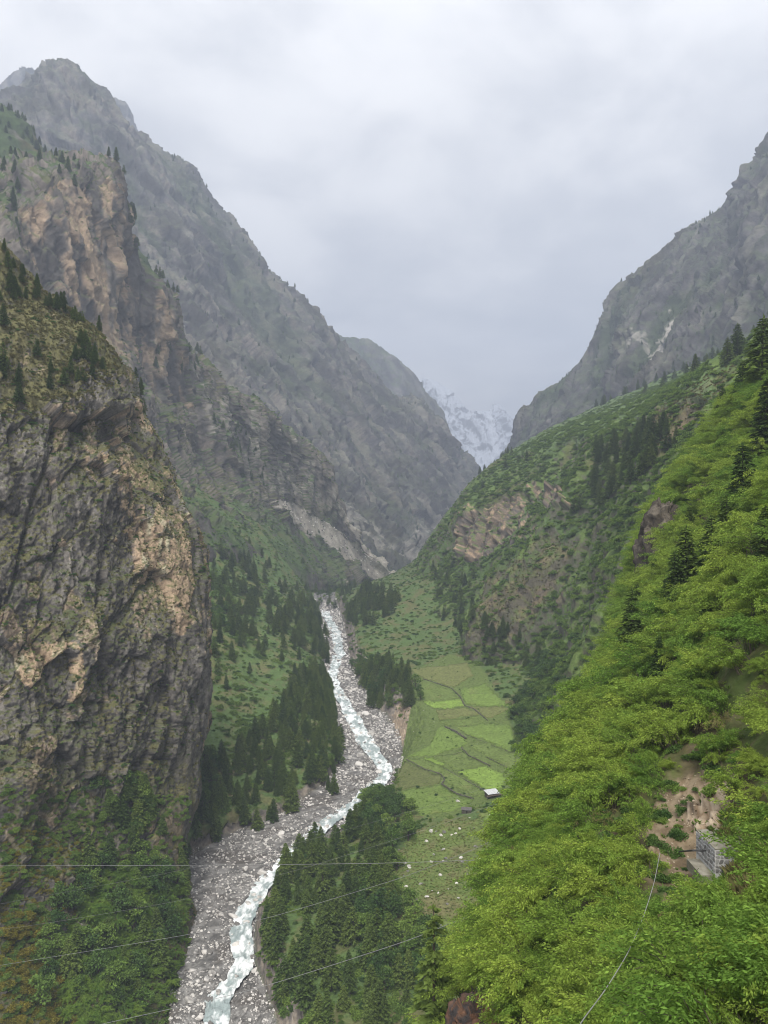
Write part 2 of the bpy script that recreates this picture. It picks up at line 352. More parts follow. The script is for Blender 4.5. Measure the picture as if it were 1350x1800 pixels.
CL_SCREE = [(488, 878), (520, 885), (580, 920), (640, 968), (690, 1012), (668, 1018), (620, 990), (560, 945), (505, 905)]
CL_PALE = [(330, 640), (450, 720), (560, 810), (610, 900), (560, 880), (480, 870), (430, 800), (340, 740)]
def dcl(p, n, q):
    s = squash(p, (.25, 0, -.97), 2.4)
    f1, _, _ = facets(s, 55, 21, .8); f2, _, _ = facets(s, 20, 22, .8); f3, _, _ = facets(squash(p, (.3, .2, -.9), 1.6), 8, 23, .8)
    flat = np.maximum(softpoly(q, CL_SCREE, p, 40, 8), sstep(905, 960, q[:, 1] + (q[:, 0] - 500) * .1 * 0) * (q[:, 0] < 560))
    rock = 1 - .85 * flat
    return (12 * (ridged(squash(p, (.5, 0, -.86), 2), 160, 5, 20) - 1.05) + (11 * f1 + 6 * f2 + 2.2 * f3) * rock) * (1 - .5 * flat)
def ccl(p, n, q, pb, nb):
    k = len(p); T = lambda c: np.tile(c, (k, 1))
    s = squash(p, (.15, 0, -.97), 3.5); a = fbm(s, 70, 5, 31); b = fbm(s, 22, 5, 32); _, r, e = facets(squash(p, (.25, 0, -.97), 2.4), 20, 22)
    c = mix(T(DARK * 1.3), T(GREY * 1.5), sstep(-.5, .5, a + .6 * b))
    tz = softpoly(q, CL_TAN, p, 40, 16).astype(float); pz = softpoly(q, CL_PALE, p, 40, 16).astype(float)
    c = mix(c, T(TAN * 1.05), sstep(-.35, .45, b + a * .7 + .7 * (r - .45)) * (.16 + .68 * tz))
    c = mix(c, T(PALE * .85), sstep(-.2, .6, b + .8 * (r - .5)) * .7 * pz)
    g = sstep(.30, .62, n[:, 2] + .25 * a + .12 * b) * (1 - .5 * tz)
    c = mix(c, T(GREEN * .8), g); c = mix(c, T(OLIVE), g * sstep(-.2, .5, fbm(p, 60, 4, 34)) * .8)
    low = sstep(860, 930, q[:, 1] - .1 * (q[:, 0] - 450)) * (q[:, 0] < 600)
    c = mix(c, T(GREEN * .9), low * sstep(-.5, .3, a + b) * .7)
    sz = softpoly(q, CL_SCREE, p, 40, 8).astype(float)
    sz = np.maximum(sz, softpoly(q, [(594, 900), (604, 898), (650, 955), (692, 1010), (680, 1014), (640, 962)], p, 30, 4) * .9)
    c = mix(c, T(PALE * .95 + BROWN * .3), sz * (.6 + .4 * sstep(-.4, .4, b)))
    return c
sheet('tan_cliff', P, dcl, ccl, 'mountain_rock', True, 'tall tan and grey cliff rising behind the near rock wall', flip=True)
# green shoulder above the tan cliff
sh = [(-380, -60, 1500), (-150, 90, 1450), (-30, 165, 1420), (30, 205, 1420), (70, 250, 1430), (120, 295, 1450), (200, 360, 1480), (250, 450, 1500), (300, 560, 1520)]
P = loft([[(a, b + 40, d + 150) for a, b, d in sh], sh, [(a - 5, b + 80, d - 100) for a, b, d in sh], [(a - 20, b + 230, d - 260) for a, b, d in sh]], 90, 160)
def csh(p, n, q, pb, nb):
    k = len(p); T = lambda c: np.tile(c, (k, 1)); a = fbm(p, 60, 5, 35)
    return mix(mix(T(GREEN * .65), T(OLIVE * .8), sstep(-.3, .5, a)), T(GREY * 1.2), sstep(.25, .7, fbm(p, 35, 5, 36)) * .8)
sheet('green_shoulder', P, lambda p, n, q: 9 * (ridged(p, 120, 5, 37) - 1), csh, 'mountain_rock', True, 'green grassy shoulder above the tan cliff', flip=True)

# ------------------------------------------------------------------ near rock wall on the left
NC = [
 [(-380, 140, 290), (-150, 315, 325), (0, 428, 350), (80, 492, 368), (150, 562, 384), (198, 618, 400), (228, 648, 440), (200, 690, 560)],
 [(-380, 400, 280), (-150, 510, 305), (0, 600, 322), (90, 645, 336), (168, 688, 352), (222, 715, 372), (258, 735, 410), (240, 745, 540)],
 [(-380, 660, 272), (-150, 720, 292), (0, 760, 308), (100, 790, 322), (190, 820, 338), (252, 842, 358), (306, 862, 398), (280, 862, 540)],
 [(-380, 880, 266), (-150, 905, 284), (0, 930, 300), (110, 950, 314), (212, 962, 333), (298, 966, 356), (360, 968, 398), (330, 968, 540)],
 [(-380, 1080, 260), (-150, 1090, 277), (0, 1100, 292), (120, 1110, 307), (230, 1120, 327), (312, 1122, 351), (370, 1122, 393), (340, 1122, 530)],
 [(-380, 1240, 252), (-150, 1245, 268), (0, 1250, 283), (110, 1260, 299), (224, 1272, 321), (316, 1280, 347), (368, 1272, 386), (335, 1270, 520)],
 [(-380, 1390, 244), (-150, 1390, 260), (0, 1390, 274), (100, 1400, 289), (190, 1402, 308), (275, 1396, 331), (344, 1384, 362), (325, 1372, 480)],
 [(-380, 1510, 232), (-150, 1510, 248), (0, 1505, 261), (90, 1520, 274), (170, 1530, 289), (252, 1522, 306), (316, 1520, 330), (325, 1470, 420)],
 [(-380, 1630, 218), (-150, 1625, 232), (0, 1620, 244), (100, 1640, 256), (180, 1650, 268), (250, 1652, 283), (306, 1645, 300), (330, 1560, 360)],
 [(-380, 1770, 204), (-150, 1760, 218), (0, 1750, 228), (100, 1762, 238), (190, 1772, 248), (262, 1782, 260), (306, 1775, 274), (330, 1690, 320)],
 [(-380, 2000, 190), (-150, 1985, 202), (0, 1970, 212), (100, 1980, 220), (190, 1980, 230), (262, 1980, 240), (306, 1960, 250), (330, 1860, 290)]]
P = loft(NC, 760, 430)
NC_GRASS = [(-400, 100), (0, 400), (130, 520), (230, 650), (215, 690), (150, 640), (110, 720), (0, 720), (-400, 600)]
NC_TAN = [(250, 660), (300, 720), (330, 850), (365, 960), (372, 1150), (340, 1160), (300, 1050), (240, 990), (170, 930), (130, 800), (230, 790)]
NC_TAN2 = [(30, 1150), (60, 1130), (135, 1120), (130, 1230), (90, 1245), (40, 1210)]
def dnc(p, n, q):
    s = squash(p, (.18, .12, .97), 3.0); s2 = squash(p, (.30, .1, .95), 2.4)
    wv = s + 1.6 * np.stack([fbm(p, 18, 3, 71), fbm(p, 18, 3, 72), fbm(p, 18, 3, 73)], 1)
    f1, _, e1 = facets(wv, 34, 61, .75); f2, _, e2 = facets(squash(p + 1.2 * np.stack([fbm(p, 8, 3, 74), fbm(p, 8, 3, 75), fbm(p, 8, 3, 76)], 1), (.30, .1, .95), 2.4), 12, 62, .8); f3, _, e3 = facets(s2, 4.2, 63, .85); f4, _, _ = facets(p, 1.6, 65, .9)
    soft = softpoly(q, NC_GRASS, p, 20, 25) * 1.0
    low = sstep(1330, 1450, q[:, 1]) * .45
    k = 1 - np.maximum(.72 * soft, low)
    edge = sstep(0, .12, e2); uu = (np.arange(len(p)) % 430) / 429 * 7; k = k * (1 - .62 * sstep(4.5, 5.6, uu))
    return 6.0 * fbm(p, 60, 3, 60) + k * (5.6 * f1 + 2.7 * f2 + 1.0 * f3 + .5 * f4 - .9 * (1 - edge) - 2.2 * (1 - sstep(0, .07, e1)) - .3 * (1 - sstep(0, .15, e3))) + .35 * fbm(p, 5, 4, 64)
def cnc(p, n, q, pb, nb):
    k = len(p); T = lambda c: np.tile(c, (k, 1))
    s = squash(p, (.1, .1, .98), 3.0); s2 = squash(pb, (.30, .1, .95), 2.4)
    a = fbm(s, 22, 5, 81); b = fbm(p, 6, 5, 82, .6); f = fbm(p, 1.8, 4, 83, .6)
    _, r2, e2 = facets(s2, 12, 62); _, r3, e3 = facets(s2, 4.2, 63)
    c = mix(T(DARK * 1.05), T(GREY * 1.4), sstep(-.55, .5, a * .6 + b + .3 * f))
    c = mix(c, T(C(.17, .155, .135)), sstep(.25, .8, r3 + .5 * f - .15) * .5)
    tz = np.maximum(softpoly(q, NC_TAN, p, 15, 30) * .9, softpoly(q, NC_TAN2, p, 9, 12) * 1.3)
    c = mix(c, T(TAN * 1.05), np.clip(sstep(.60, .70, .56 * r2 + .26 * r3 + .13 * b + .24 * a + .05 * f + .18 * tz), 0, 1) * (.55 + .35 * np.clip(tz, 0, 1)))
    c = mix(c, T(DARK * .8), sstep(.35, .75, fbm(s, 10, 4, 86) + .3 * a) * .65)
    st = fbm(squash(p, (.05, .05, 1), 10.0), 4.0, 4, 88, .6); c = c * 1.18; c = mix(c, c * .62, sstep(.15, .7, st) * .8); c = mix(c, np.minimum(c * 1.7, .5), sstep(.2, .8, -st) * .6)
    g = sstep(.26, .58, n[:, 2] + .22 * b + .16 * fbm(p, 25, 3, 85))
    c = mix(c, T(MOSS * .80), g * .8)
    c = mix(c, T(OLIVE * 1.05), g * sstep(-.3, .4, fbm(p, 12, 4, 84)) * .9)
    soft = softpoly(q, NC_GRASS, p, 20, 25).astype(float)
    c = mix(c, T(OLIVE * 1.2), soft * sstep(-.6, .2, b + .2) * .85)
    low = sstep(1260, 1420, q[:, 1]) * sstep(-.35, .3, b + a * .5)
    c = mix(c, T(OLIVE * .8), low * .55)
    return c
sheet('rock_wall', P, dnc, cnc, 'cliff_rock', False, 'near dark brown fractured rock wall with grassy ledges on the left', flip=True)

# ------------------------------------------------------------------ valley floor: slices across the river
RIV = [(1907, 345), (1791, 375), (1698, 425), (1640, 425), (1599, 437), (1540, 482), (1505, 515), (1431, 600), (1395, 645), (1363, 680), (1330, 655), (1301, 640), (1247, 612), (1195, 582), (1149, 597), (1111, 590), (1079, 573), (1053, 560), (1030, 556)]
GRL = [(1907, 290), (1791, 300), (1698, 308), (1599, 316), (1540, 326), (1505, 345), (1470, 420), (1431, 500), (1363, 588), (1301, 592), (1247, 578), (1195, 568), (1149, 566), (1111, 562), (1079, 556), (1053, 545), (1030, 540)]
GRR = [(1907, 500), (1791, 478), (1698, 448), (1599, 458), (1540, 495), (1505, 552), (1431, 650), (1363, 705), (1301, 700), (1247, 664), (1195, 624), (1149, 612), (1111, 607), (1079, 598), (1053, 578), (1030, 572)]
def lut(tab, y): t = sorted(tab); return float(np.interp(y, [a for a, _ in t], [b for _, b in t]))
def pyw(D): return 900 + F * (189.0 / D - .03)
# D: left slope points (far to near the bank), then right plateau points (edge, mid, inner, under the slope)
VS = {
 225: ([(60, 1990), (200, 1985), (285, 1975)], [(575, 1900), (680, 1870), (780, 1840), (900, 1830)]),
 270: ([(80, 1820), (210, 1810), (290, 1795)], [(535, 1742), (640, 1722), (750, 1700), (880, 1690)]),
 300: ([(120, 1720), (230, 1710), (298, 1695)], [(492, 1640), (620, 1630), (700, 1592), (880, 1580)]),
 340: ([(150, 1590), (250, 1565), (300, 1520)], [(500, 1560), (640, 1552), (720, 1520), (900, 1500)]),
 390: ([(150, 1480), (270, 1440), (345, 1455)], [(590, 1470), (690, 1446), (800, 1430), (960, 1405)]),
 440: ([(200, 1370), (350, 1395), (470, 1410)], [(678, 1402), (740, 1385), (850, 1375), (990, 1360)]),
 500: ([(250, 1290), (420, 1320), (568, 1338)], [(716, 1328), (775, 1315), (860, 1308), (980, 1290)]),
 570: ([(250, 1190), (430, 1255), (572, 1280)], [(748, 1262), (795, 1256), (850, 1250), (950, 1235)]),
 650: ([(230, 1080), (430, 1190), (562, 1228)], [(702, 1208), (760, 1196), (830, 1190), (930, 1170)]),
 750: ([(220, 990), (430, 1120), (556, 1178)], [(655, 1165), (730, 1152), (790, 1146), (890, 1125)]),
 870: ([(230, 900), (430, 1050), (555, 1130)], [(630, 1122), (680, 1108), (735, 1100), (840, 1075)]),
 1000: ([(250, 850), (440, 1000), (552, 1092)], [(622, 1082), (660, 1058), (712, 1042), (800, 1010)]),
 1150: ([(280, 820), (455, 962), (545, 1060)], [(612, 1055), (650, 1036), (692, 1018), (770, 985)]),
 1300: ([(320, 800), (475, 945), (540, 1036)], [(600, 1042), (640, 1028), (690, 1010), (765, 975)]),
 1500: ([(380, 810), (520, 935), (575, 1010)], [(612, 1034), (650, 1024), (692, 1008), (760, 965)]),
 1900: ([(450, 820), (600, 930), (650, 990)], [(680, 1015), (700, 1012), (730, 995), (790, 930)]),
 2400: ([(450, 800), (600, 925), (660, 985)], [(690, 1008), (710, 1005), (735, 990), (800, 920)]),
 3200: ([(450, 780), (600, 900), (680, 970)], [(700, 985), (720, 980), (745, 970), (820, 900)])}
rows = []; ws = {}
for D, (Lp, Rp) in VS.items():
    y = pyw(D); c = lut(RIV, y); hw = (5.2 + .004 * D) / D * F
    gl = lut(GRL, y); gr = lut(GRR, y)
    if D >= 1300: gl, gr = Lp[-1][0] + 12, Rp[0][0] - 12; c = (gl + gr) / 2; y = max(Lp[-1][1], Rp[0][1]) + 4; hw = 6
    up = 1.6 / D * F
    pts = [(Lp[0][0] - 200, Lp[0][1] - 160), *Lp, (gl, y - up), (c - hw - 4, y - .3 * up), (c - hw * .5, y + up * .8), (c + hw * .5, y + up * .8), (c + hw + 4, y - .3 * up), (gr, y - up), *Rp]
    rows.append([(a, b, D) for a, b in pts])
Ds = np.array(list(VS.keys()), float)
VN = 490; tv = np.interp(np.linspace(0, 1, VN), np.linspace(0, 1, len(Ds)), np.arange(len(Ds)))
tu = np.interp(np.linspace(0, 1, 420), [0, .10, .34, .40, .62, .68, .93, 1], [0, 1, 3, 4, 9, 10, 13, 13])
tu = np.interp(np.linspace(0, 1, 420), [0, .05, .30, .36, .62, .69, .94, 1], [0, 1, 3, 4, 9, 10, 12, 13])
P = loft(rows, VN, 420, tv, tu)
TU = np.tile(tu, VN)
FIELD_ALL = [(700, 1360), (735, 1175), (790, 1150), (840, 1160), (880, 1230), (905, 1290), (950, 1330), (940, 1395), (860, 1410), (780, 1440), (715, 1432)]
MEADOW = [(690, 1500), (740, 1455), (800, 1440), (930, 1420), (930, 1560), (800, 1640), (690, 1612)]
SCARP = [(690, 1242), (770, 1235), (772, 1290), (735, 1312), (690, 1300)]
def dval(p, n, q):
    t = TU; grav = sstep(3.9, 4.1, t) * (1 - sstep(8.9, 9.1, t)); bank = sstep(3, 3.4, t) * (1 - sstep(3.8, 4.1, t)) + sstep(9, 9.2, t) * (1 - sstep(9.9, 10.1, t))
    left = 1 - sstep(2.7, 3.2, t)
    fl = inpoly(q, FIELD_ALL).astype(float)
    f2, _, _ = facets(p, 7, 102, .9); f3, _, _ = facets(p, 2.5, 103, .9)
    d = (1 - fl) * (.9 * fbm(p, 14, 4, 100)) * (1 - .55 * grav) + left * (7 * ridged(squash(p, (.8, 0, -.6), 2), 90, 4, 104) * sstep(420, 700, p[:, 1]) + 1.6 * fbm(p, 10, 3, 105)) + bank * (1.8 * f2 + .8 * f3) + grav * .28 * f3
    return np.stack([0 * d, 0 * d, d], 1)
def cval(p, n, q, pb, nb):
    k = len(p); T = lambda c: np.tile(c, (k, 1)); t = TU + .12 * fbm(p, 8, 3, 110)
    a = fbm(p, 18, 5, 111); b = fbm(p, 5, 5, 112, .6); f = fbm(p, 1.5, 4, 113, .65)
    c = mix(T(GREEN * 1.15), T(OLIVE * 1.0 + GREEN * .2), sstep(-.2, .6, a + .4 * b))
    c = mix(c, T(BROWN * .7), sstep(.35, .9, b + .3 * a) * .4)
    me = softpoly(q, MEADOW, p, 12, 10).astype(float); c = mix(c, T(C(.125, .165, .045)), me * (.75 + .25 * sstep(-.5, .3, b)))
    c = mix(c, T(C(.15, .13, .065)), me * sstep(.0, .6, a + .5 * b - .1) * .7)
    grav = sstep(3.75, 4.05, t) * (1 - sstep(8.95, 9.25, t))
    gc = mix(T(C(.10, .096, .09)), T(C(.235, .228, .215)), sstep(-.6, .7, b + .8 * f))
    gc = mix(gc, T(C(.085, .075, .065)), sstep(.1, .6, a) * .7)
    c = mix(c, gc, grav)
    bank = np.clip(sstep(3.25, 3.5, t) * (1 - sstep(3.8, 4.1, t)) + sstep(9, 9.2, t) * (1 - sstep(9.75, 9.98, t)), 0, 1)
    c = mix(c, mix(T(C(.12, .11, .10)), T(C(.22, .19, .155)), sstep(-.5, .5, b + f)), bank * (p[:, 1] < 1250))
    sc_ = softpoly(q, SCARP, p, 6, 5).astype(float) * (n[:, 2] < .9)
    c = mix(c, mix(T(C(.20, .155, .11)), T(C(.36, .29, .21)), sstep(-.5, .5, b + f)), sc_)
    fl = inpoly(q, FIELD_ALL).astype(float); c = mix(c, T(C(.112, .152, .044)), fl)
    return c
sheet('valley_floor', P, dval, cval, 'earth', True, 'valley floor with gravel river bed, grassy banks and terraces')

# river
nwv, nwu = 900, 40
tvr = np.interp(np.linspace(0, 1, nwv), np.linspace(0, 1, 60), np.linspace(0, 12.3, 60))
R = loft(rows, nwv, nwu, tvr, np.linspace(4.75, 8.25, nwu))
Rp = R.reshape(-1, 3).copy()
cl = loft(rows, nwv, 3, tvr, np.array([6.4, 6.5, 6.6]))[:, 1]
wob = np.repeat(3.4 * fbm(np.stack([cl[:, 1] * 1.0, 0 * cl[:, 1], 0 * cl[:, 1]], 1), 26, 4, 120), nwu)
wid = np.repeat(1 + .35 * fbm(np.stack([cl[:, 1] * 1.0, 0 * cl[:, 1] + 9, 0 * cl[:, 1]], 1), 34, 3, 121), nwu)
cxr = np.repeat(cl[:, 0], nwu); Rp[:, 0] = cxr + (Rp[:, 0] - cxr) * wid * .47 + wob
step = .35 * np.floor(Rp[:, 1] / 9) * 0
Rp[:, 2] = water_z(Rp[:, 1]) - .15 + .55 * ridged(Rp * C(1, .6, 0), 3.5, 4, 122, .55) * 1.25 - .35 + .25 * fbm(Rp, 9, 3, 123)
foam = fbm(Rp * C(1, .55, 0), 5, 5, 124, .62) + .55 * fbm(Rp * C(1, 1, 0), 22, 3, 125) + .3 * np.clip(ridged(Rp * C(1, .6, 0), 3.5, 3, 122), -1, 1)
foam2 = fbm(Rp * C(1, .5, 0), 1.6, 3, 126, .6)
fc = mix(np.tile(C(.29, .345, .34), (len(Rp), 1)), np.tile(C(.80, .825, .82), (len(Rp), 1)), sstep(-.28, .72, foam + .5 * foam2))
o = link('river', pymesh('river', Rp, gridfaces(nwv, nwu), None, True, fc)); tag(o, 'pale turquoise white water river winding down the valley', None, None, 'structure')
wm = terrain_mat('white_water', 1.2, .25, .14, .35); wm.node_tree.nodes['Principled BSDF'].inputs['Specular IOR Level'].default_value = .4
o.data.materials.append(wm)

# ------------------------------------------------------------------ right side: green spurs, then the near bamboo slope
MS = {
 380: [(830, 1640), (900, 1540), (990, 1400), (1055, 1290), (1125, 1100), (1215, 880), (1335, 715), (1600, 420)],
 480: [(800, 1480), (865, 1400), (915, 1322), (985, 1215), (1055, 1070), (1130, 890), (1250, 712), (1550, 450)],
 560: [(790, 1390), (850, 1310), (915, 1250), (985, 1140), (1050, 1000), (1120, 815), (1225, 668), (1520, 470)],
 640: [(770, 1310), (835, 1240), (915, 1190), (985, 1075), (1045, 930), (1110, 800), (1200, 672), (1490, 490)],
 720: [(735, 1250), (790, 1185), (822, 1118), (880, 1010), (960, 895), (1060, 790), (1170, 690), (1460, 515)],
 800: [(720, 1200), (785, 1140), (835, 1075), (900, 960), (975, 860), (1050, 765), (1140, 700), (1440, 535)],
 900: [(700, 1160), (765, 1080), (835, 1010), (905, 910), (975, 825), (1035, 750), (1110, 712), (1420, 555)],
 1000: [(680, 1120), (745, 1040), (790, 985), (822, 905), (905, 828), (1000, 752), (1080, 720), (1400, 570)],
 1120: [(670, 1080), (730, 1000), (775, 935), (812, 872), (878, 815), (970, 760), (1065, 720), (1390, 580)],
 1350: [(665, 1060), (722, 1000), (765, 935), (830, 848), (890, 800), (965, 757), (1060, 716), (1380, 580)],
 1700: [(680, 1050), (720, 1005), (770, 925), (842, 838), (900, 793), (975, 750), (1065, 708), (1380, 572)],
 2100: [(690, 1050), (730, 1005), (790, 940), (855, 870), (920, 820), (985, 770), (1075, 720), (1380, 590)]}
rows_ms = [[(a, b, D) for a, b in v] for D, v in MS.items()]
P = loft(rows_ms, 390, 410)
ROCKB = [(795, 975), (800, 915), (870, 880), (930, 868), (925, 925), (880, 960), (835, 990)]
ROCKB2 = [(925, 850), (975, 850), (1005, 880), (950, 890)]
BR1 = [(820, 1120), (850, 1030), (960, 930), (1010, 960), (970, 1050), (940, 1110), (850, 1140)]
BR2 = [(1125, 780), (1160, 720), (1250, 650), (1300, 640), (1280, 700), (1200, 760), (1130, 800)]
def dms(p, n, q):
    fall = (-.75, 0, -.66)
    s = squash(p, fall, 2.6); rb = np.maximum(softpoly(q, ROCKB, p, 25, 14), softpoly(q, ROCKB2, p, 25, 10)) * 1.0
    f1, _, _ = facets(squash(p, (.1, .1, -.98), 1.7), 26, 131, .5); f2, _, _ = facets(squash(p, (.1, .1, -.98), 1.7), 9, 132, .55)
    ter = softpoly(q, [(880, 800), (960, 755), (1080, 700), (1250, 640), (1250, 690), (1080, 745), (960, 790)], p, 30, 10) * 1.0
    d = 8.5 * (ridged(s, 85, 5, 130, .5) - 1.1) - 2 + 1.8 * fbm(p, 12, 4, 133) + rb * (9 * f1 + 4 * f2) + (1 - rb) * 1.0 * f2
    return d * (1 - .6 * ter)
def cms(p, n, q, pb, nb):
    k = len(p); T = lambda c: np.tile(c, (k, 1)); s = squash(p, (-.75, 0, -.66), 2.0)
    a = fbm(s, 45, 5, 141); b = fbm(s, 11, 5, 142, .6); f = fbm(p, 3, 4, 143)
    c = mix(T(GREEN * 1.0), T(C(.115, .165, .045)), sstep(-.4, .5, a + .5 * b))
    c = mix(c, T(OLIVE * .9), sstep(.1, .6, fbm(p, 60, 4, 144)) * .6)
    c = mix(c, T(C(.13, .10, .06)), sstep(.75, 1.2, b - .8 * (n[:, 2] - .6)) * .6)
    br = np.maximum(softpoly(q, BR1, p, 30, 25), softpoly(q, BR2, p, 30, 18)).astype(float)
    c = mix(c, mix(T(C(.13, .115, .055)), T(C(.17, .125, .085)), sstep(-.4, .4, b + f * .5)), br * (.2 + .5 * sstep(-.3, .5, b)))
    _, r, e = facets(squash(pb, (.1, .1, -.98), 1.7), 9, 132)
    rb = np.maximum(softpoly(q, ROCKB, p, 25, 14), softpoly(q, ROCKB2, p, 25, 10)) * sstep(.75, .5, n[:, 2] + .15 * b)
    c = mix(c, mix(T(GREY * .95), T(TAN * 1.0), sstep(.1, .8, r + .4 * b + .3 * f)), rb)
    ck = sstep(.40, .22, n[:, 2] + .15 * a)
    c = mix(c, T(GREY * .9 + BROWN * .25), ck * .7)
    # terrace bands on the bench
    ter = softpoly(q, [(880, 800), (960, 755), (1080, 700), (1250, 640), (1250, 690), (1080, 745), (960, 790)], p, 30, 10) * 1.0
    c = mix(c, T(C(.10, .15, .06)), ter * .6)
    return c
sheet('green_spurs', P, dms, cms, 'earth', True, 'steep green bushy spurs with rock bands on the right valley side')

NS = {
 14: [(640, 4300), (780, 3600), (1000, 2900), (1250, 2450), (1500, 2150), (1900, 1800)],
 22: [(640, 3300), (790, 2700), (990, 2280), (1200, 2030), (1420, 1830), (1850, 1480)],
 32: [(640, 2800), (775, 2320), (945, 2020), (1170, 1820), (1390, 1650), (1820, 1240)],
 45: [(650, 2480), (765, 2080), (900, 1850), (1130, 1690), (1370, 1540), (1790, 1050)],
 56: [(680, 2300), (785, 1910), (890, 1690), (1090, 1575), (1300, 1525), (1740, 900)],
 64: [(700, 2200), (797, 1830), (885, 1615), (1060, 1500), (1290, 1440), (1720, 780)],
 85: [(730, 2050), (815, 1730), (900, 1500), (1035, 1370), (1260, 1200), (1700, 620)],
 120: [(780, 1900), (855, 1600), (940, 1380), (1075, 1220), (1285, 1010), (1650, 520)],
 170: [(830, 1780), (915, 1480), (1000, 1270), (1105, 1110), (1280, 880), (1600, 450)],
 240: [(880, 1680), (980, 1370), (1050, 1160), (1112, 965), (1245, 775), (1550, 420)],
 320: [(930, 1560), (1020, 1290), (1080, 1120), (1140, 930), (1265, 740), (1520, 440)],
 420: [(1000, 1450), (1070, 1260), (1120, 1100), (1180, 920), (1310, 740), (1500, 480)],
 520: [(1040, 1400), (1110, 1240), (1160, 1100), (1230, 940), (1350, 780), (1500, 560)]}
rows_ns = []
for D, v in NS.items():
    zb = 900 + F * (CH - 6) / D
    rows_ns.append([(v[0][0] - 90, zb, D)] + [(a, b, D) for a, b in v])
rows_ns = [[(a + (26 if 2 <= k <= 4 else 12) * (1 if d < 300 else .4), b, d) for k, (a, b, d) in enumerate(r)] for r in rows_ns]
P = loft(rows_ns, 320, 260)
DIRT = [(1150, 1400), (1190, 1372), (1230, 1365), (1295, 1350), (1300, 1400), (1290, 1470), (1275, 1530), (1200, 1600), (1160, 1625), (1150, 1600), (1190, 1550), (1150, 1500), (1135, 1450)]
BANK = [(1205, 1430), (1235, 1385), (1285, 1365), (1292, 1400), (1278, 1455), (1225, 1465)]
DRY = [(1290, 1540), (1360, 1520), (1360, 1720), (1310, 1700), (1285, 1600)]
RUST = [(770, 1805), (800, 1752), (850, 1740), (880, 1765), (880, 1810)]
def dns(p, n, q):
    f, _, _ = facets(p, 2.5, 151, .9); f2, _, _ = facets(p, .8, 152, .9)
    dirt = softpoly(q, DIRT, p, 3, 8) * 1.0
    return (.9 * fbm(p, 14, 4, 150) + .5 * fbm(p, 4, 3, 153)) * (1 - .7 * dirt) * np.clip(p[:, 1] / 60, .3, 2) + softpoly(q, BANK, p, 2, 6) * (.7 * f + .35 * f2) + dirt * .10 * f2
def cns(p, n, q, pb, nb):
    k = len(p); T = lambda c: np.tile(c, (k, 1)); a = fbm(p, 6, 4, 161); b = fbm(p, 1.2, 5, 162, .6)
    c = mix(T(C(.060, .085, .022)), T(C(.085, .075, .035)), sstep(-.3, .5, a))
    c = mix(c, T(C(.13, .10, .065)), sstep(.15, .7, b + .4 * a) * .6)
    d = softpoly(q, DIRT, p, 3, 8) * 1.0; c = mix(c, mix(T(C(.125, .092, .056)), T(C(.215, .170, .112)), sstep(-.5, .6, b + .4 * a)), d)
    bk = softpoly(q, BANK, p, 2, 6) * 1.0; c = mix(c, mix(T(C(.20, .145, .095)), T(C(.42, .35, .26)), sstep(-.3, .6, b + .3 * a)), bk)
    dr = softpoly(q, DRY, p, 3, 12) * 1.0; c = mix(c, T(C(.155, .115, .065)), dr)
    ru = softpoly(q, RUST, p, 2, 6) * 1.0; c = mix(c, mix(T(C(.15, .07, .035)), T(C(.10, .08, .07)), sstep(-.3, .4, b)), ru)
    return c
sheet('near_slope', P, dns, cns, 'earth', True, 'steep near hillside under the bamboo with a bare dirt path')
# ------------------------------------------------------------------ plant and stone prototypes
def diamonds(P0, P1, width, nrm):
    """long leaf-shaped faces from P0 to P1"""
    d = P1 - P0; s = np.cross(d, nrm); s /= np.linalg.norm(s, axis=1)[:, None] + 1e-9
    m = P0 + d * .45; a = m + s * width[:, None]; b = m - s * width[:, None]
    V = np.stack([P0, a, P1, b], 1).reshape(-1, 3); i = np.arange(len(P0)) * 4
    return V, np.stack([i, i + 1, i + 2, i + 3], 1)
def unit(v): return v / (np.linalg.norm(v, axis=-1)[..., None] + 1e-9)
def tube(path, rad, n=6):
    path = np.asarray(path, float); V = []; Fc = []
    for k, (p, r) in enumerate(zip(path, rad)):
        t = path[min(k + 1, len(path) - 1)] - path[max(k - 1, 0)]; t /= np.linalg.norm(t) + 1e-9
        a = np.cross(t, (0, 0, 1) if abs(t[2]) < .9 else (1, 0, 0)); a /= np.linalg.norm(a); b = np.cross(t, a)
        for j in range(n):
            w_ = 2 * math.pi * j / n; V.append(p + r * (math.cos(w_) * a + math.sin(w_) * b))
    for k in range(len(path) - 1):
        for j in range(n): Fc.append((k * n + j, k * n + (j + 1) % n, (k + 1) * n + (j + 1) % n, (k + 1) * n + j))
    Fc.append(tuple(range(n - 1, -1, -1))); Fc.append(tuple((len(path) - 1) * n + j for j in range(n)))
    return np.array(V), Fc
def joinmesh(parts):
    V = []; Fc = []; o = 0
    for v, f in parts:
        V.append(v); Fc += [tuple(int(i) + o for i in q) for q in f]; o += len(v)
    return np.concatenate(V), Fc
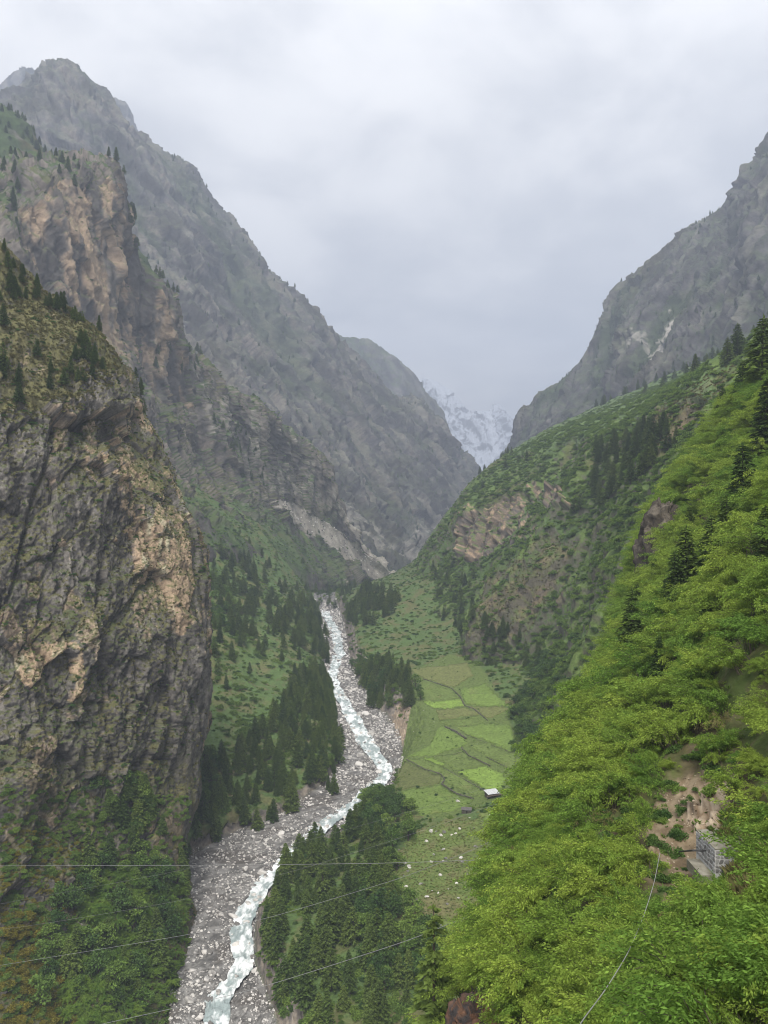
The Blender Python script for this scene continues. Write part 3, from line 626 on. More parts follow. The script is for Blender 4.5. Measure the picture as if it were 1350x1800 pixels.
def pine_proto(seed, mat='pine_needles', R=.21, levels=33, sparse=1.0, top=.07, lo=.10):
    g = np.random.default_rng(seed); A = []; B = []; Wd = []; Nn = []
    lean = g.normal(0, .012, 2)
    for k in range(levels):
        t = lo + (.99 - lo) * (k + g.uniform(-.3, .3)) / levels; t = min(max(t, .08), .985)
        Lm = R * ((1 - t) ** .72) * (1 if t > .22 else .55 + 2 * t) + .018
        nb = int(round((9 if t < .6 else 7) * sparse)); ph = g.uniform(0, 6.28)
        for j in range(max(nb, 3)):
            if g.random() > .62 + .33 * sparse: continue
            az = ph + 6.283 * j / nb + g.normal(0, .22); Lb = Lm * g.uniform(.62, 1.15)
            d = np.array([math.cos(az), math.sin(az), 0]); side = np.array([-math.sin(az), math.cos(az), 0])
            up0 = g.uniform(.0, .35) + .5 * max(0, t - .7)
            base = np.array([lean[0] * t, lean[1] * t, t])
            for s in (.22, .42, .6, .76, .9, 1.0):
                p = base + d * Lb * s + np.array([0, 0, Lb * (up0 * s - .42 * s * s)])
                for sg in (-1, 1, 0):
                    if sg == 0 and s < .7: continue
                    ln = (.024 + .30 * Lb * (1 - .5 * s)) * g.uniform(.7, 1.25)
                    q = d * (.75 if sg else 1.0) + side * sg * .85 + np.array([0, 0, g.uniform(-.42, .12)]); q /= np.linalg.norm(q)
                    A.append(p - q * .008); B.append(p + q * ln); Wd.append(ln * g.uniform(.22, .34)); Nn.append(np.array([0, 0, 1.0]) + g.normal(0, .55, 3))
    for k in range(10):
        az = g.uniform(0, 6.28); q = np.array([math.cos(az) * .35, math.sin(az) * .35, 1]); q /= np.linalg.norm(q)
        A.append(np.array([lean[0], lean[1], .94 + .03 * g.random()])); B.append(A[-1] + q * top * g.uniform(.5, 1)); Wd.append(.008); Nn.append(g.normal(0, 1, 3))
    V, Fq = diamonds(np.array(A), np.array(B), np.array(Wd), np.array(Nn))
    crown = pymesh('crown', V, Fq, mat)
    z = np.linspace(-.04, .97, 7); Vt, Ft = tube(np.stack([lean[0] * z, lean[1] * z, z], 1), .016 * (1 - z * .9) + .002, 6)
    return crown, pymesh('trunk', Vt, Ft, 'bark')
def leafball(g, n, leaf, cen, rad, out=.6, droop=.25, wr=.32):
    d = unit(g.normal(size=(n, 3))); d[:, 2] = np.abs(d[:, 2]) * .9 - .25 * g.random(n); r = g.uniform(.55, 1, n) ** .6
    p = cen + d * r[:, None] * rad
    q = unit(d * out + unit(g.normal(size=(n, 3))) * .8 + np.array([0, 0, -droop])); ln = leaf * g.uniform(.6, 1.3, n)
    return diamonds(p, p + q * ln[:, None], ln * wr, unit(g.normal(size=(n, 3)) + np.array([0, 0, 1.2])))
def bush_proto(seed, mat, nb=16, per=62, leaf=.17):
    g = np.random.default_rng(seed); parts = []
    for k in range(nb):
        a = g.uniform(0, 6.28); r = math.sqrt(g.random()) * .72; h = (.75 - .55 * r) * g.uniform(.45, 1.1)
        parts.append(leafball(g, per, leaf, np.array([r * math.cos(a), r * math.sin(a), h * .75]), np.array([.34, .34, .30]) * g.uniform(.7, 1.2)))
    V = np.concatenate([p[0] for p in parts]); o = 0; Fq = []
    for p in parts: Fq.append(p[1] + o); o += len(p[0])
    return pymesh('leaves', V, np.concatenate(Fq), mat)
def tree_proto(seed, mat):
    """broadleaf tree of height 1 with trunk, limbs and a clumped crown"""
    g = np.random.default_rng(seed); parts = []; wood = [tube([(0, 0, -.05), (.01, 0, .2), (.02, .01, .45), (.02, .02, .7)], [.035, .028, .02, .008])]
    for k in range(17):
        a = g.uniform(0, 6.28); z = g.uniform(.32, .9); r = .34 * math.sin(min(1, (1.05 - z) * 1.7) * 1.57) * g.uniform(.4, 1.1)
        c = np.array([r * math.cos(a), r * math.sin(a), z]); parts.append(leafball(g, 62, .075, c, np.array([.15, .15, .11]) * g.uniform(.7, 1.25)))
        if k < 7: wood.append(tube([(.015, .01, z * .55), tuple(c * .6 + np.array([0, 0, z * .3])), tuple(c)], [.012, .008, .003], 4))
    V = np.concatenate([p[0] for p in parts]); o = 0; Fq = []
    for p in parts: Fq.append(p[1] + o); o += len(p[0])
    return pymesh('crown', V, np.concatenate(Fq), mat), pymesh('trunk', *joinmesh(wood), 'bark')
def bamboo_proto(seed, mat, culms=17, per=230):
    """arching feathery plumes, most of them leaning downhill (-x)"""
    g = np.random.default_rng(seed); A = []; B = []; stems = []
    for k in range(culms):
        az = math.pi + g.normal(0, 1.0) if g.random() < .75 else g.uniform(0, 6.283)
        r0 = .26 * math.sqrt(g.random()); reach = g.uniform(.35, 1.15); h = g.uniform(.65, 1.25) * (1.2 - .35 * reach)
        d = np.array([math.cos(az), math.sin(az), 0]); a0 = g.uniform(0, 6.283); b0 = np.array([r0 * math.cos(a0), r0 * math.sin(a0), -.05])
        f = lambda t: b0 + d * reach * t ** 1.8 + np.array([0, 0, h * (1.9 * t - 1.12 * t * t)])
        stems.append(tube([f(t) for t in (0, .35, .7, 1)], [.011, .009, .006, .002], 3))
        for j in range(per):
            t = .28 + .76 * g.random() ** .75; p = f(t) + g.normal(0, .034 + .03 * (1 - t), 3); tg = f(t + .05) - f(t); tg /= np.linalg.norm(tg)
            q = tg * .9 + g.normal(0, .42, 3) + np.array([0, 0, -.38]); q /= np.linalg.norm(q)
            ln = g.uniform(.035, .085); A.append(p); B.append(p + q * ln)
    A = np.array(A); B = np.array(B); ln = np.linalg.norm(B - A, axis=1)
    V, Fq = diamonds(A, B, ln * g.uniform(.14, .22, len(A)), unit(g.normal(size=A.shape) + np.array([0, 0, 1.])))
    return pymesh('leaves', V, Fq, mat), pymesh('stems', *joinmesh(stems), 'bark')
def tuft_proto(seed, mat, n=46):
    g = np.random.default_rng(seed); az = g.uniform(0, 6.283, n); r = g.uniform(0, .35, n); A = np.stack([np.cos(az) * r, np.sin(az) * r, -.1 + 0 * r], 1)
    q = unit(np.stack([np.cos(az) * g.uniform(.2, 1, n), np.sin(az) * g.uniform(.2, 1, n), g.uniform(.35, 1, n)], 1)); ln = g.uniform(.5, 1.1, n)
    return pymesh('blades', *diamonds(A, A + q * ln[:, None], ln * .13, unit(g.normal(size=A.shape))), mat)
def rock_proto(seed, mat, flat=.7, sub=2):
    import bmesh
    g = np.random.default_rng(seed); bm = bmesh.new(); bmesh.ops.create_icosphere(bm, subdivisions=sub, radius=1)
    V = np.array([v.co[:] for v in bm.verts]); Fc = [tuple(v.index for v in f.verts) for f in bm.faces]; bm.free()
    for k in range(11):
        d = unit(g.normal(size=3)); h = g.uniform(.5, .85); t = V @ d; V = V - np.outer(np.maximum(t - h, 0), d)
    V = V * (1 + .10 * fbm(V + seed * 3.1, .8, 3, seed))[:, None] * np.array([g.uniform(.8, 1.25), g.uniform(.7, 1.0), flat * g.uniform(.8, 1.15)])
    return pymesh('rock', V, Fc, mat)
def proto(name, me): return bpy.data.objects.new(name, me)      # never linked: only instanced

PINES = [pine_proto(200 + k, m_, r, l, sp, lo=lo_) for k, (r, l, sp, lo_, m_) in enumerate([(.22, 33, 1, .08, 'pine_needles'), (.27, 29, .85, .14, 'pine_needles'), (.23, 36, 1, .06, 'pine_needles_light'), (.31, 24, .8, .18, 'pine_needles'), (.18, 34, .9, .05, 'pine_needles'), (.26, 27, .62, .2, 'pine_needles_light'), (.29, 26, 1, .1, 'pine_needles_light'), (.24, 30, .7, .22, 'pine_needles')])]
BAMB = [bamboo_proto(300 + k, 'bamboo_leaves' if k < 4 else 'bamboo_green_leaves') for k in range(7)]
BUSH = [bush_proto(400 + k, 'bush_leaves') for k in range(5)]
DBUSH = [bush_proto(420 + k, 'dark_bush_leaves') for k in range(4)]
YBUSH = [bush_proto(440 + k, 'yellow_bush_leaves') for k in range(3)]
TREES = [tree_proto(460 + k, 'bush_leaves') for k in range(3)]
DTREES = [tree_proto(470 + k, 'dark_bush_leaves') for k in range(3)]
TUFT = [tuft_proto(480 + k, 'dry_tuft') for k in range(4)]
GTUFT = [tuft_proto(490 + k, 'bush_leaves') for k in range(3)]
ROCKS = [rock_proto(500 + k, 'river_stone') for k in range(7)]

# ------------------------------------------------------------------ setting things on the ground
ZB = np.full((310, 230), 1e9)      # nearest terrain per 6-pixel cell, to know what can be seen
for s_ in SH.values():
    q = s_['q']; D = s_['p'][:, 1]; m = (q[:, 0] > -10) & (q[:, 0] < 1360) & (q[:, 1] > -10) & (q[:, 1] < 1830)
    np.minimum.at(ZB, (((q[m, 1] + 12) // 6).astype(int).clip(0, 309), ((q[m, 0] + 12) // 6).astype(int).clip(0, 229)), D[m])
def seen(P, h=0.0):
    T = np.array(P, float).copy(); T[:, 2] += h; q = PX(T)
    inside = (q[:, 0] > 2) & (q[:, 0] < 1348) & (q[:, 1] > 2) & (PX(np.array(P, float))[:, 1] < 1900) & (q[:, 1] < 1795)
    z = ZB[((q[:, 1] + 12) // 6).astype(int).clip(0, 309), ((q[:, 0] + 12) // 6).astype(int).clip(0, 229)]
    return inside & (T[:, 1] < z * 1.02 + 3)
def area(s_):
    if 'a' not in s_:
        P = s_['p'].reshape(s_['nv'], s_['nu'], 3); s_['a'] = np.linalg.norm(np.cross(np.gradient(P, axis=1), np.gradient(P, axis=0)), axis=2).ravel()
    return s_['a']
def on(name, n, poly=None, cond=None, by_px=0.0):
    """n random places on a sheet, even by area (by_px=1: even in the view)"""
    s_ = SH[name]; wgt = area(s_) / np.maximum(s_['p'][:, 1], 10) ** (2 * by_px)
    if poly is not None: wgt = wgt * inpoly(s_['q'], poly)
    if cond is not None: wgt = wgt * cond(s_['p'], s_['n'], s_['q'])
    if wgt.sum() <= 0: return np.zeros((0, 3)), np.zeros((0, 3))
    i = rng.choice(len(wgt), n, p=wgt / wgt.sum()); nu = s_['nu']; m = len(wgt)
    f = rng.random((n, 2)) * (.25 if 'mountain' in name else 1); P = s_['p']; p = P[i]
    p = p + (P[np.minimum(i + 1, m - 1)] - p) * f[:, :1] * ((i % nu) < nu - 1)[:, None] + (P[np.minimum(i + nu, m - 1)] - p) * f[:, 1:]
    return p, s_['n'][i]
def at(name, px, py, tol=14):
    s_ = SH[name]; d = np.abs(s_['q'] - (px, py)).max(1); i = np.where(d < tol)[0]
    if len(i) == 0: i = np.array([np.argmin(d)])
    D = s_['p'][i, 1]; j = i[D < D.min() * 1.08 + 2]; return s_['p'][j[np.argmin(d[j])]].copy()

def scatter(name, label, protos, P, S, rotz=None, tilt=None, var=None):
    """one mass of plants or stones that nobody could count"""
    n = len(P); me = bpy.data.meshes.new(name); me.vertices.add(n); me.vertices.foreach_set('co', np.asarray(P, np.float32).ravel())
    S = np.asarray(S, float); S = np.repeat(S[:, None], 3, 1) if S.ndim == 1 else S
    r = np.zeros((n, 3)); r[:, 2] = rng.uniform(0, 6.283, n) if rotz is None else rotz
    r[:, :2] = rng.normal(0, .1 if tilt is None else tilt, (n, 2))
    for nm, ty, a in (('rot', 'FLOAT_VECTOR', r), ('scl', 'FLOAT_VECTOR', S)):
        at_ = me.attributes.new(nm, ty, 'POINT'); at_.data.foreach_set('vector', a.astype(np.float32).ravel())
    v = rng.integers(0, len(protos), n) if var is None else var
    ai = me.attributes.new('idx', 'INT', 'POINT'); ai.data.foreach_set('value', v.astype(np.int32))
    o = link(name, me); tag(o, label, None, None, 'stuff')
    gt = bpy.data.node_groups.new(name, 'GeometryNodeTree')
    gt.interface.new_socket('Geometry', in_out='INPUT', socket_type='NodeSocketGeometry'); gt.interface.new_socket('Geometry', in_out='OUTPUT', socket_type='NodeSocketGeometry')
    gi = gt.nodes.new('NodeGroupInput'); go = gt.nodes.new('NodeGroupOutput'); jn = gt.nodes.new('GeometryNodeJoinGeometry')
    def na(nm, ty):
        k = gt.nodes.new('GeometryNodeInputNamedAttribute'); k.data_type = ty; k.inputs['Name'].default_value = nm; return k.outputs[0]
    ra, sa, ia = na('rot', 'FLOAT_VECTOR'), na('scl', 'FLOAT_VECTOR'), na('idx', 'INT')
    for k, pr in enumerate(protos):
        ob = gt.nodes.new('GeometryNodeObjectInfo'); ob.inputs['Object'].default_value = pr; ob.inputs['As Instance'].default_value = True
        cp = gt.nodes.new('FunctionNodeCompare'); cp.data_type = 'INT'; cp.operation = 'EQUAL'; gt.links.new(ia, cp.inputs[2]); cp.inputs[3].default_value = k
        ip = gt.nodes.new('GeometryNodeInstanceOnPoints'); gt.links.new(gi.outputs[0], ip.inputs['Points']); gt.links.new(cp.outputs[0], ip.inputs['Selection'])
        gt.links.new(ob.outputs['Geometry'], ip.inputs['Instance']); gt.links.new(ra, ip.inputs['Rotation']); gt.links.new(sa, ip.inputs['Scale'])
        gt.links.new(ip.outputs[0], jn.inputs[0])
    gt.links.new(jn.outputs[0], go.inputs[0])
    md_ = o.modifiers.new('scatter', 'NODES'); md_.node_group = gt
    return o
def thing(name, parts, P, h, label, cat, group=None, rz=None, sz=None, tilt=0.0):
    """a thing of several part meshes under an Empty at its base, or one mesh"""
    if len(parts) == 1: o = link(name, parts[0][1])
    else:
        o = link(name, None); o.empty_display_size = .2
        for pn, me in parts: link(pn, me, o)
    o.location = tuple(P); o.scale = (h if sz is None else h * sz, h if sz is None else h * sz, h)
    o.rotation_euler = (rnd.gauss(0, tilt), rnd.gauss(0, tilt), rnd.uniform(0, 6.28) if rz is None else rz)
    return tag(o, label, cat, group)

class Kind:
    """all of one kind: the 300 that show largest become things of their own, the rest one mass"""
    def __init__(s): s.P = []; s.S = []; s.L = []; s.V = []
    def add(s, P, S, label, nvar):
        s.P += list(P); s.S += list(S); s.L += [label] * len(P); s.V += list(rng.integers(0, nvar, len(P)))
    def build(s, name, cat, partsets, massname, masslabel, limit=300, tilt=.03, hfac=.8, spin=None):
        P = np.array(s.P); S = np.array(s.S); V = np.array(s.V)
        vis = seen(P, 0) | seen(P, 1) & (S < 0) | seen(P + np.stack([0 * S, 0 * S, S * hfac], 1))
        size = S / P[:, 1] * vis; order = np.argsort(-size)
        pick = [i for i in order[:limit] if size[i] > 0]
        byl = {}
        for i in pick: byl.setdefault(s.L[i], []).append(i)
        lab = {}
        for (lb, gp), ids in byl.items():
            ids = np.array(ids)
            if len(ids) < 8:
                for i in ids: lab[i] = lb
                continue
            q = PX(P[ids]); rk = lambda v: np.argsort(np.argsort(v)) / len(v)
            for i, a, b, c in zip(ids, rk(q[:, 0]), rk(q[:, 1]), rk(S[ids])):
                vv = ('upper ', 'middle ', 'lower ')[min(int(b * 3), 2)]; hh = ('left', 'centre', 'right')[min(int(a * 3), 2)]
                lab[i] = ('small ', '', 'large ')[min(int(c * 3), 2)] + lb + ', ' + vv + hh
        for i in pick:
            thing(name, partsets[V[i]], P[i], S[i], lab[i], cat, s.L[i][1], tilt=tilt, rz=None if spin is None else rnd.gauss(0, spin))
        rest = np.ones(len(P), bool); rest[pick] = False
        rest &= (vis | (rng.random(len(P)) < .5))
        if rest.sum(): scatter(massname, masslabel, [proto(massname + '_plant', ps[-1][1]) for ps in partsets], P[rest], S[rest], tilt=tilt, var=V[rest], rotz=None if spin is None else rng.normal(0, spin, int(rest.sum())))
PS_PINE = [[('trunk', t), ('crown', c)] for c, t in PINES]
PS_TREE = [[('trunk', t), ('crown', c)] for c, t in TREES + DTREES]
PS_BAMB = [[('stems', t), ('leaves', c)] for c, t in BAMB]

# ------------------------------------------------------------------ pines
pk_ = Kind()
def stand(sheet_, n, poly, h0, h1, label, group, cond=None, by_px=0.0):
    P, _ = on(sheet_, n, poly, cond, by_px)
    if len(P) == 0: return
    P[:, 2] -= .4; pk_.add(P, rng.uniform(h0, h1, len(P)), (label, group), len(PINES))
stand('valley_floor', 240, [(280, 1440), (365, 1495), (478, 1450), (590, 1395), (600, 1300), (580, 1205), (505, 1235), (450, 1300), (330, 1380)], 8, 18, 'dark pine in the dense stand on the river\'s left bank', 'pines on the left river bank')
stand('valley_floor', 60, [(500, 1200), (575, 1180), (585, 1260), (520, 1260)], 14, 20, 'dark pine in the dense stand on the river\'s left bank', 'pines on the left river bank')
stand('valley_floor', 135, [(462, 1600), (530, 1510), (640, 1450), (690, 1520), (690, 1640), (760, 1700), (800, 1880), (540, 1880), (490, 1760), (455, 1680)], 8, 18, 'dark pine in the wood between river and meadow', 'pines in the wood right of the river')
stand('valley_floor', 90, [(372, 925), (410, 960), (470, 1020), (440, 1130), (380, 1190), (360, 1100)], 13, 20, 'dark pine on the slope just beyond the near rock wall', 'pines beyond the rock wall')
stand('valley_floor', 120, [(470, 1050), (552, 1060), (590, 1140), (575, 1175), (530, 1140), (460, 1100)], 13, 20, 'dark pine on the bank above the river\'s upper bend', 'pines at the upper bend')
stand('valley_floor', 60, [(380, 940), (560, 1040), (560, 1180), (420, 1240), (375, 1200)], 10, 17, 'lone pine on the rough pasture left of the river', 'lone pines on the left pasture')
stand('valley_floor', 90, [(606, 1090), (640, 1035), (705, 1045), (690, 1085), (640, 1110)], 14, 20, 'dark pine on the knoll right of the river\'s far bend', 'pines on the far knoll')
stand('valley_floor', 80, [(622, 1175), (690, 1165), (740, 1215), (722, 1250), (650, 1245)], 12, 18, 'dark pine above the eroded bank right of the river', 'pines above the eroded bank')
stand('green_spurs', 85, [(1000, 880), (1050, 790), (1130, 770), (1200, 745), (1190, 790), (1130, 840), (1050, 900), (1010, 910)], 14, 21, 'dark pine in the gully below the terraced bench', 'pines in the gully of the green slope')
stand('green_spurs', 40, [(840, 800), (960, 800), (970, 890), (840, 880)], 12, 18, 'dark pine on the spur above the rock band', 'pines above the rock band')
stand('green_spurs', 60, [(760, 1000), (840, 1010), (830, 1120), (770, 1130)], 9, 15, 'small pine at the foot of the brown spur', 'pines at the foot of the brown spur')
stand('green_spurs', 70, [(1040, 720), (1200, 650), (1320, 600), (1320, 640), (1100, 710)], 16, 24, 'distant pine along the rim of the terraced bench', 'pines on the bench rim')
stand('green_spurs', 60, [(850, 1080), (960, 1150), (900, 1280), (850, 1180)], 9, 14, 'small pine among bushes behind the fields', 'pines behind the fields')
stand('rock_wall', 40, [(-20, 420), (60, 460), (180, 590), (120, 560), (60, 530), (-20, 540)], 5, 10, 'dark pine along the crest of the near rock wall', 'pines on the crest of the rock wall')
stand('rock_wall', 26, [(20, 640), (130, 600), (185, 620), (180, 690), (110, 680), (30, 710)], 5, 10, 'dark pine on the grassy shelf of the near rock wall', 'pines on the grassy shelf')
stand('rock_wall', 6, [(-10, 560), (30, 570), (20, 650), (-10, 700)], 9, 14, 'dark pine on the grassy shelf of the near rock wall', 'pines on the grassy shelf')
stand('rock_wall', 10, [(225, 640), (275, 680), (300, 770), (250, 730)], 6, 10, 'small pine clinging to the edge of the near rock wall', 'pines clinging to the rock edge')
stand('rock_wall', 34, [(180, 1500), (330, 1500), (330, 1780), (120, 1780), (120, 1560)], 9, 16, 'dark pine at the foot of the rock wall beside the gravel', 'pines at the rock wall foot')
stand('rock_wall', 16, [(180, 1400), (270, 1400), (290, 1480), (190, 1470)], 10, 15, 'dark pine at the foot of the rock wall beside the gravel', 'pines at the rock wall foot')
stand('tan_cliff', 90, [(-20, 280), (70, 280), (215, 290), (215, 330), (100, 330), (70, 420), (-20, 420)], 14, 23, 'distant pine on top of the tan cliff', 'pines on top of the tan cliff')
stand('tan_cliff', 40, [(225, 360), (290, 440), (310, 520), (240, 440)], 14, 20, 'distant pine on top of the tan cliff', 'pines on top of the tan cliff')
stand('tan_cliff', 50, [(270, 590), (345, 600), (345, 660), (270, 660)], 14, 20, 'distant pine on a ledge of the tan cliff', 'pines on the tan cliff ledges')
stand('tan_cliff', 60, [(360, 730), (430, 760), (500, 860), (420, 840)], 10, 16, 'distant pine on a ledge of the tan cliff', 'pines on the tan cliff ledges')
stand('tan_cliff', 50, [(380, 900), (560, 930), (640, 1020), (440, 990)], 9, 14, 'distant pine on a ledge of the tan cliff', 'pines on the tan cliff ledges')
stand('green_shoulder', 60, [(-20, 180), (40, 200), (110, 280), (60, 270), (-20, 215)], 12, 18, 'distant pine on the green shoulder', 'pines on the green shoulder')
stand('big_mountain', 260, [(600, 600), (850, 840), (740, 1000), (600, 900), (280, 600), (230, 330)], 13, 22, 'tiny pine on the big mountain', 'pines on the big mountain', lambda p, n, q: (n[:, 2] > .35) * 1.0)
stand('big_mountain', 130, [(280, 255), (340, 290), (560, 550), (600, 600), (735, 690), (850, 830), (840, 850), (720, 720), (560, 590), (400, 420)], 12, 20, 'tiny pine on the big mountain', 'pines on the big mountain')
stand('right_mountain', 130, [(880, 800), (940, 690), (1030, 600), (1085, 500), (1240, 380), (1350, 230), (1350, 280), (1240, 410), (1100, 520), (1050, 630), (920, 770)], 10, 18, 'tiny pine on the right mountain', 'pines on the right mountain')
stand('right_mountain', 220, [(1100, 560), (1350, 480), (1350, 640), (1000, 720)], 10, 16, 'tiny pine on the right mountain', 'pines on the right mountain')
NEARP = [(1337, 677, 98), (1297, 703, 55), (1263, 730, 48), (1318, 692, 28), (1346, 795, 105), (1267, 807, 42), (1268, 872, 40), (1303, 925, 118), (1277, 985, 92), (1213, 948, 52), (1210, 1085, 128), (1190, 1088, 98), (1250, 1035, 104), (1113, 1178, 112), (1117, 1060, 34), (1160, 1190, 60), (1340, 1000, 90), (1240, 1120, 70), (1352, 1490, 200), (1150, 1040, 45)]
for px, py, h in NEARP:
    p = at('near_slope', px, py); p[2] -= .3
    pk_.add([p], [1.28 * h / F * p[1]], ('dark pine standing out of the bright bamboo hillside', 'pines on the bamboo hillside'), len(PINES)); pk_.V[-1] = rnd.choice((0, 1, 3, 7))
stand('valley_floor', 46, [(530, 1020), (625, 1030), (618, 1072), (545, 1072)], 11, 18, 'dark pine closing the valley above the river head', 'pines closing the valley')
pk_.build('pine_tree', 'tree', PS_PINE, 'distant_pines', 'far and hidden pines scattered over slopes and ledges')
lp = W(764, 1850, 96.0); cr, tr = pine_proto(777, 'light_green_conifer_needles', .15, 40, .34, .06, .14)
thing('pine_tree', [('trunk', tr), ('crown', cr)], lp, 262 / F * 96.0, 'tall thin light green conifer with bare dark trunk above the pine wood', 'tree')

# ------------------------------------------------------------------ broadleaf trees
tk_ = Kind()
def trees(sheet_, n, poly, h0, h1, label, group, dark=.5):
    P, _ = on(sheet_, n, poly)
    if len(P): P[:, 2] -= .5; tk_.add(P, rng.uniform(h0, h1, len(P)), (label, group), 6)
trees('valley_floor', 40, [(640, 1160), (740, 1190), (750, 1240), (650, 1240), (610, 1170)], 8, 13, 'round leafy tree above the eroded river bank', 'leafy trees above the eroded bank')
trees('valley_floor', 50, [(640, 1410), (700, 1400), (745, 1440), (690, 1520), (630, 1470)], 7, 12, 'round leafy tree between the pine wood and the fields', 'leafy trees beside the fields')
trees('valley_floor', 40, [(650, 1520), (700, 1520), (780, 1720), (700, 1800), (620, 1700)], 8, 13, 'leafy tree among the pines below the meadow', 'leafy trees below the meadow')
trees('valley_floor', 36, [(300, 1360), (380, 1330), (380, 1420), (300, 1450)], 8, 13, 'bright leafy tree at the corner of the rock wall', 'leafy trees at the rock wall corner')
trees('valley_floor', 50, [(360, 1000), (430, 1060), (430, 1120), (370, 1110)], 7, 11, 'leafy tree on the slope left of the river', 'leafy trees left of the river')
trees('green_spurs', 90, [(880, 1230), (960, 1150), (1010, 1230), (960, 1340), (910, 1320)], 8, 13, 'dark leafy tree in the thicket behind the fields', 'leafy trees behind the fields')
trees('rock_wall', 46, [(60, 1560), (300, 1500), (320, 1620), (260, 1790), (60, 1790)], 7, 12, 'bright leafy tree at the foot of the rock wall', 'leafy trees at the rock wall foot')
trees('rock_wall', 20, [(150, 1380), (280, 1380), (260, 1500), (150, 1440)], 6, 10, 'bright leafy tree at the foot of the rock wall', 'leafy trees at the rock wall foot')
trees('valley_floor', 40, [(540, 1035), (620, 1035), (615, 1078), (550, 1078)], 6, 11, 'leafy tree where the river disappears', 'leafy trees at the river head')
tk_.build('leafy_tree', 'tree', PS_TREE, 'hidden_leafy_trees', 'leafy trees hidden behind the others', limit=300, tilt=.05)

# ------------------------------------------------------------------ bamboo on the near hillside
bk_ = Kind()
CLEAR = [(1150, 1405), (1190, 1385), (1285, 1362), (1292, 1420), (1280, 1550), (1235, 1600), (1200, 1615), (1160, 1600), (1175, 1560), (1140, 1510), (1140, 1440)]
notdirt = lambda p, n, q: ~(inpoly(q, DIRT) | inpoly(q, BANK) | inpoly(q, DRY) | inpoly(q, CLEAR) | inpoly(q, [(790, 1765), (880, 1750), (900, 1850), (780, 1850)])) * 1.0 * (p[:, 2] > 30)
P, _ = on('near_slope', 5600, None, lambda p, n, q: notdirt(p, n, q) * (q[:, 0] > 740) * (q[:, 0] < 1420) * (q[:, 1] < 2050) * (p[:, 1] > 26), .6)
S = (1.6 + 3.2 * rng.random(len(P)) ** 1.6) * np.clip(P[:, 1] / 90, .75, 1.35); P[:, 2] -= .3
qb = PX(P); inb = (qb[:, 0] > 1165) & (qb[:, 0] < 1330) & (qb[:, 1] > 1440) & (qb[:, 1] < 1850)
S = np.where(inb, np.minimum(S, np.maximum(qb[:, 1] - 1540, 0) / F * P[:, 1] / 1.25), S); P = P[S > .45]; S = S[S > .45]
bk_.add(P, S, ('feathery yellow green bamboo clump on the near hillside', 'bamboo clumps on the near hillside'), 7)
bn = fbm(P, 14, 3, 720) + .25 * rng.normal(size=len(P)); bk_.V = list(np.where(bn > .18, rng.integers(4, 7, len(P)), rng.integers(0, 4, len(P))))
bk_.build('bamboo_clump', 'bamboo', PS_BAMB, 'bamboo_thicket', 'dense thicket of feathery yellow green bamboo on the near hillside', tilt=.2, spin=.7)

P, _ = on('near_slope', 120, None, lambda p, n, q: notdirt(p, n, q) * (q[:, 0] > 800) * (q[:, 1] < 1900) * (p[:, 1] > 38) * (p[:, 1] < 240), .5); P[:, 2] -= .2
scatter('dead_bamboo', 'dry brownish bamboo among the green clumps', [proto('dry_clump', bamboo_proto(390 + k, 'dry_tuft', 13, 110)[0]) for k in range(2)], P, rng.uniform(1.3, 2.6, len(P)), tilt=.25, rotz=rng.normal(0, .7, len(P)))

# ------------------------------------------------------------------ bushes
def mass(name, label, protos, jobs, tilt=.12, sink=.15, flat=1.0):
    PP = []; SS = []
    for (sh_, n, poly, cond, s0, s1) in jobs:
        P, _ = on(sh_, n, poly, cond, .45)
        if len(P) == 0: continue
        S = s0 + (s1 - s0) * rng.random(len(P)) ** 2; P[:, 2] -= S * sink; PP.append(P); SS.append(S)
    P = np.concatenate(PP); S = np.concatenate(SS)
    ok = seen(P) | seen(P + np.stack([0 * S, 0 * S, S], 1)) | (rng.random(len(P)) < .25); P = P[ok]; S = S[ok]
    return scatter(name, label, [proto(name + '_plant', m) for m in protos], P, np.stack([S, S, S * flat], 1), tilt=tilt)
ang = lambda t: (lambda p, n, q: (n[:, 2] > t) * 1.0)
spur_ok = lambda p, n, q: (n[:, 2] > .3) * (1 - .75 * (inpoly(q, BR1) | inpoly(q, BR2))) * (1 - .9 * (inpoly(q, ROCKB) | inpoly(q, ROCKB2))) * np.where(fbm(p, 45, 3, 700) > -.1, 1, .35)
left_ok = lambda p, n, q: (TU < 3.3) * (n[:, 2] > .3) * np.where(fbm(p, 35, 3, 701) > -.05, 1, .3) * (p[:, 1] < 2000) * (p[:, 1] > 330)
rb_ok = lambda p, n, q: (TU > 9.3) * (~inpoly(q, FIELD_ALL)) * (~inpoly(q, MEADOW)) * 1.0
mass('shrubbery', 'green shrubbery covering the spurs and valley sides', BUSH, [
    ('green_spurs', 24000, None, lambda p, n, q: spur_ok(p, n, q) * (p[:, 1] < 1250), 1.6, 5.2), ('green_spurs', 5000, None, lambda p, n, q: spur_ok(p, n, q) * (p[:, 1] > 1100), 1.6, 4.5),
    ('valley_floor', 12000, None, left_ok, 1.2, 4.0), ('valley_floor', 6000, None, rb_ok, .9, 3.4),
    ('tan_cliff', 3500, None, lambda p, n, q: (n[:, 2] > .42) * (q[:, 1] > 600), 1.6, 4.0),
    ('rock_wall', 2200, [(0, 1380), (330, 1400), (330, 1800), (0, 1800)], ang(.15), .8, 2.2)])
